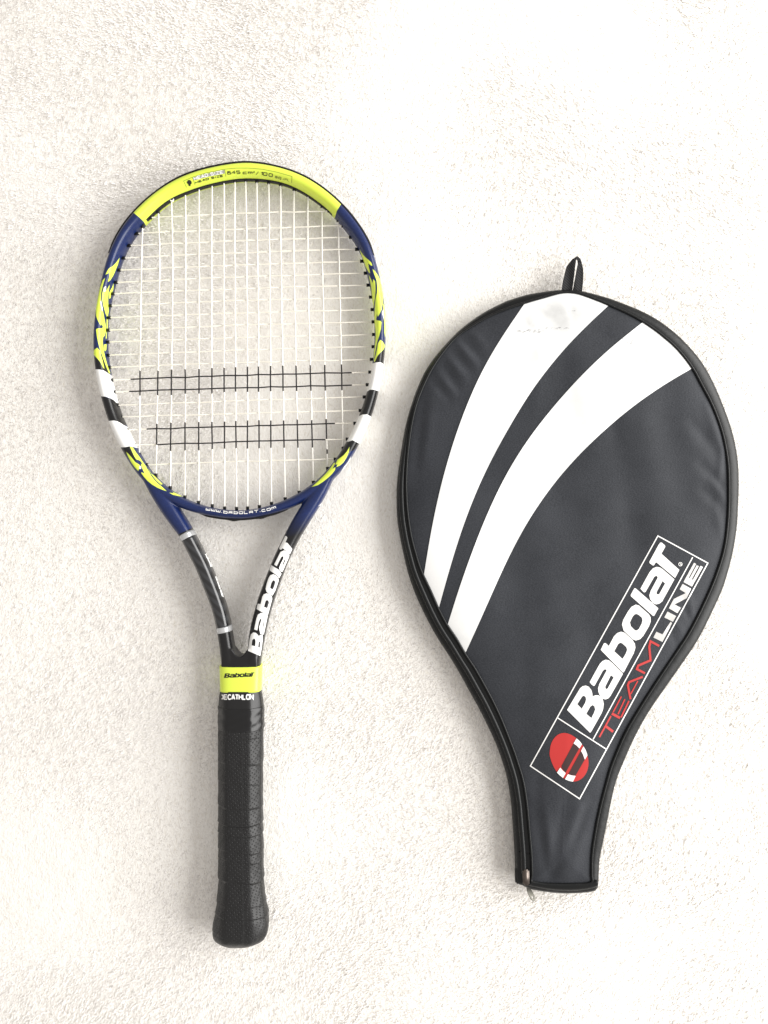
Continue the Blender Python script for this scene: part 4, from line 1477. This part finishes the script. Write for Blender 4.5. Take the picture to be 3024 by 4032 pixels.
box_obj('zip_stop', P(2071, 3453, ZS + 0.0006), (0.0056, 0.0138, 0.0050), math.radians(2), M_metal, 0.0012)
box_obj('zip_stop', P(2037, 3447, ZS - 0.0062), (0.0042, 0.0135, 0.005), math.radians(1), M_rubber, 0.0012)
# zip pull tab with its hole
bm = bmesh.new()
ringo, ringi = [], []
for q in range(24):
    a = q / 24 * 2 * math.pi
    sx = math.sin(a)
    ringo.append((0.0023 * math.cos(a) * (1 - 0.12 * sx), 0.0062 * np.sign(sx) * abs(sx) ** 0.8))
    ringi.append((0.0010 * math.cos(a), -0.0028 + 0.0014 * sx))
vs3 = []
for z in (0.0006, -0.0006):
    vs3.append([bm.verts.new((x, y, z)) for x, y in ringo])
    vs3.append([bm.verts.new((x, y, z)) for x, y in ringi])
for q in range(24):
    w_ = (q + 1) % 24
    bm.faces.new((vs3[0][q], vs3[0][w_], vs3[1][w_], vs3[1][q]))
    bm.faces.new((vs3[2][q], vs3[3][q], vs3[3][w_], vs3[2][w_]))
    bm.faces.new((vs3[0][q], vs3[2][q], vs3[2][w_], vs3[0][w_]))
    bm.faces.new((vs3[1][q], vs3[1][w_], vs3[3][w_], vs3[3][q]))
bmesh.ops.recalc_face_normals(bm, faces=bm.faces)
me_ = bpy.data.meshes.new('zip_pull')
bm.to_mesh(me_)
bm.free()
me_.materials.append(M_metal2)
o = bpy.data.objects.new('zip_pull', me_)
o.location = P(2090, 3520, 0.0095)
o.rotation_euler = (math.radians(-24), math.radians(28), math.radians(16))
col.objects.link(o)
adopt(o, cover)

# hanging loop: one webbing ribbon folded over at the top
HL = (2000, 950, 2.765)
left = Z([(585, 552), (600, 430), (640, 270), (700, 195), (755, 160), (790, 190), (795, 215), (770, 215), (745, 190), (735, 260), (719, 400), (703, 520), (700, 556)], *HL)
right = Z([(755, 160), (795, 200), (820, 300), (820, 420), (808, 562), (704, 560), (718, 480), (745, 330), (763, 240), (757, 192)], *HL)
V, F = [], []
for k_, (poly, zb) in enumerate(((left, 0.0165), (right, 0.0140))):
    tri = tessellate_polygon([[Vector((x, y, 0)) for x, y in poly]])
    bm = bmesh.new()
    bv = [bm.verts.new((x, y, 0)) for x, y in poly]
    for t in tri:
        try:
            bm.faces.new([bv[i] for i in t])
        except ValueError:
            pass
    for _ in range(5):
        le = [e for e in bm.edges if e.calc_length() > 9]
        if not le:
            break
        bmesh.ops.subdivide_edges(bm, edges=le, cuts=1)
        bmesh.ops.triangulate(bm, faces=[f_ for f_ in bm.faces if len(f_.verts) > 3])
    for v_ in bm.verts:
        s_ = np.clip((1152 - v_.co.y) / 145, 0, 1)
        z = zb + 0.0022 * math.sin(math.pi * s_) - 0.003 * s_ + 0.0006 * math.sin(v_.co.x * 0.12)
        v_.co = Vector(P(v_.co.x, v_.co.y, z))
    bmesh.ops.recalc_face_normals(bm, faces=bm.faces)
    if sum(f_.normal.z for f_ in bm.faces) < 0:
        bmesh.ops.reverse_faces(bm, faces=bm.faces)
    bm.verts.index_update()
    b0 = len(V)
    nv = len(bm.verts)
    V += [np.array(v_.co) for v_ in bm.verts] + [np.array(v_.co) - u3 * 0.0013 for v_ in bm.verts]
    for f_ in bm.faces:
        ids = [b0 + v_.index for v_ in f_.verts]
        F.append(tuple(ids))
        F.append(tuple(i + nv for i in ids[::-1]))
    for e in bm.edges:
        if e.is_boundary:
            lp = e.link_loops[0]
            i0, i1 = b0 + lp.vert.index, b0 + lp.link_loop_next.vert.index
            F.append((i1, i0, i0 + nv, i1 + nv))
    bm.free()
o = new_obj('hanging_loop', V, F, M_webbing, smooth=False)
adopt(o, cover)

# printed stripes
S1 = [(2069, 1191), (2000, 1290), (1988, 1306), (1927, 1401), (1891, 1469), (1847, 1567), (1815, 1650), (1786, 1733), (1757, 1831), (1737, 1900), (1713, 2009), (1691, 2124), (1675, 2226), (1668, 2275)]
S1r = [(1727, 2398), (1745, 2327), (1771, 2236), (1803, 2124), (1839, 2023), (1887, 1900), (1934, 1805), (1988, 1711), (2042, 1617), (2072, 1560), (2145, 1460), (2217, 1377), (2289, 1297), (2347, 1243), (2394, 1205)]
S2 = [(2528, 1271), (2488, 1294), (2416, 1355), (2344, 1420), (2271, 1492), (2181, 1597), (2108, 1684), (2058, 1750), (1971, 1900), (1919, 2016), (1875, 2124), (1836, 2233), (1800, 2334), (1774, 2414), (1763, 2460)]
S2r = [(1832, 2572), (1861, 2515), (1904, 2414), (1959, 2283), (2020, 2153), (2082, 2037), (2150, 1936), (2225, 1845), (2313, 1750), (2362, 1706), (2470, 1614), (2545, 1554), (2617, 1507), (2689, 1468), (2724, 1451)]


def near_seam(p_, q_):
    """points of the seam between two pixels, drawn a little inside"""
    dn = catmull(SEAM, 900, True)
    i0 = int(np.argmin(((dn - np.array(p_)) ** 2).sum(1)))
    i1 = int(np.argmin(((dn - np.array(q_)) ** 2).sum(1)))
    st_ = 1 if (i1 - i0) % 900 < 450 else -1
    ids, i = [], i0
    while i != i1:
        ids.append(i)
        i = (i + st_) % 900
    pts_ = dn[ids[4:-4:6]]
    cen = np.array([2230, 2000])
    return [tuple(x + (cen - x) / np.linalg.norm(cen - x) * 3.0) for x in pts_]


def fair(c):
    q = catmull(c, 90)
    for _ in range(120):
        q[1:-1] = 0.25 * q[:-2] + 0.5 * q[1:-1] + 0.25 * q[2:]
    return list(map(tuple, q))


st1 = fair(S1) + near_seam(S1[-1], S1r[0]) + fair(S1r) + near_seam(S1r[-1], S1[0])
st2 = fair(S2) + near_seam(S2[-1], S2r[0]) + fair(S2r) + near_seam(S2r[-1], S2[0])
for st_ in (st1, st2):
    decal('stripe', [[np.array(st_)]], panel_bvh, M_stripe, cover, 9, 0.0004)

# logo panel
bx = [(2590, 2110), (2786.6, 2217), (2282, 3145), (2088.4, 3015.7)]
lines = []
for a_, b_ in ((0, 1), (1, 2), (2, 3), (3, 0)):
    A, B = np.array(bx[a_]), np.array(bx[b_])
    d = (B - A) / np.linalg.norm(B - A)
    lines.append([stroke([A - d * 2, B + d * 2], 4.4)])
lines.append([stroke([(2195, 2826), (2388, 2950.5)], 4.2)])
lines.append([stroke([(2727, 2194), (2335, 2911)], 4.2)])
decal('logo_frame_line', lines, panel_bvh, M_white_print, cover, 14, 0.00022)
reg = [[Z([(1100 + 37 * math.cos(t), 605 + 37 * math.sin(t)) for t in np.linspace(0, 2 * math.pi, 20, endpoint=False)], *SB),
        Z([(1100 + 28 * math.cos(t), 605 + 28 * math.sin(t)) for t in np.linspace(0, 2 * math.pi, 20, endpoint=False)], *SB)],
       [stroke(Z([(1085, 588), (1118, 605), (1112, 622), (1098, 612)], *SB), 2)]]
decal('brand_lettering', LOGO + reg, panel_bvh, M_white_print, cover, 14, 0.00022)
TEAM = [([(735, 2085), (945, 1700)], 30), ([(858, 1890), (985, 1985)], 46), ([(960, 1655), (1110, 1735)], 46), ([(985, 1630), (1135, 1345)], 24), ([(1072, 1668), (1198, 1395)], 24), ([(1128, 1725), (1272, 1425)], 28),
        ([(1300, 1395), (1252, 1140), (1275, 1085), (1522, 988)], 38), ([(1305, 1300), (1432, 1065)], 22),
        ([(1562, 925), (1415, 848), (1440, 785), (1662, 690), (1641, 442), (1664, 345), (1821, 430)], 40)]
decal('team_lettering', [[Z(stroke(p_, w_), *SA)] for p_, w_ in TEAM], panel_bvh, M_red_print, cover, 14, 0.00022)
LINE = [[(665, 1830), (775, 1880), (920, 1650), (950, 1670), (775, 2015), (610, 1935)], [(865, 1465), (1022, 1545), (965, 1650), (808, 1570)],
        [(890, 1405), (980, 1235), (1195, 1130), (1085, 1060), (1140, 962), (1290, 1050), (1215, 1220), (995, 1335), (1105, 1395), (1045, 1495)],
        [(1155, 930), (1345, 580), (1385, 600), (1250, 855), (1265, 862), (1395, 625), (1435, 640), (1305, 880), (1325, 888), (1465, 635), (1508, 655), (1310, 1010)]]
decal('line_lettering', [[Z(l, *SB)] for l in LINE], panel_bvh, M_silver_print, cover, 14, 0.00022)
EM = (2060, 2800, 5.53)
red = chaikin(Z([(580, 850), (600, 720), (660, 600), (750, 510), (860, 470), (960, 480), (1060, 520), (1160, 590), (1270, 700), (1350, 840), (1400, 970), (1425, 1100), (1415, 1230), (1370, 1360), (1290, 1460), (1190, 1520), (1090, 1535), (1000, 1515), (900, 1475), (800, 1400), (735, 1330), (660, 1210), (600, 1060), (572, 940)], *EM), 2)
decal('emblem', [[red]], panel_bvh, M_red_print, cover, 12, 0.00020)
decal('emblem_bar', [[Z([(1095, 703), (1220, 808), (920, 1340), (840, 1240), (835, 1190)], *EM)], [Z([(1255, 865), (1300, 950), (1338, 1055), (1140, 1400), (1050, 1392), (985, 1362)], *EM)]], panel_bvh, M_maroon_print, cover, 12, 0.00035)
decal('emblem_block', [[Z([(1160, 590), (1222, 645), (1277, 715), (1222, 808), (1160, 745), (1095, 700)], *EM)], [Z([(1310, 765), (1360, 850), (1395, 955), (1340, 1052), (1300, 940), (1258, 862)], *EM)],
                       [Z([(805, 1225), (860, 1290), (925, 1345), (865, 1450), (790, 1390), (735, 1335)], *EM)], [Z([(970, 1370), (1050, 1395), (1140, 1405), (1080, 1532), (1000, 1515), (908, 1478)], *EM)]], panel_bvh, M_white_print, cover, 12, 0.0005)
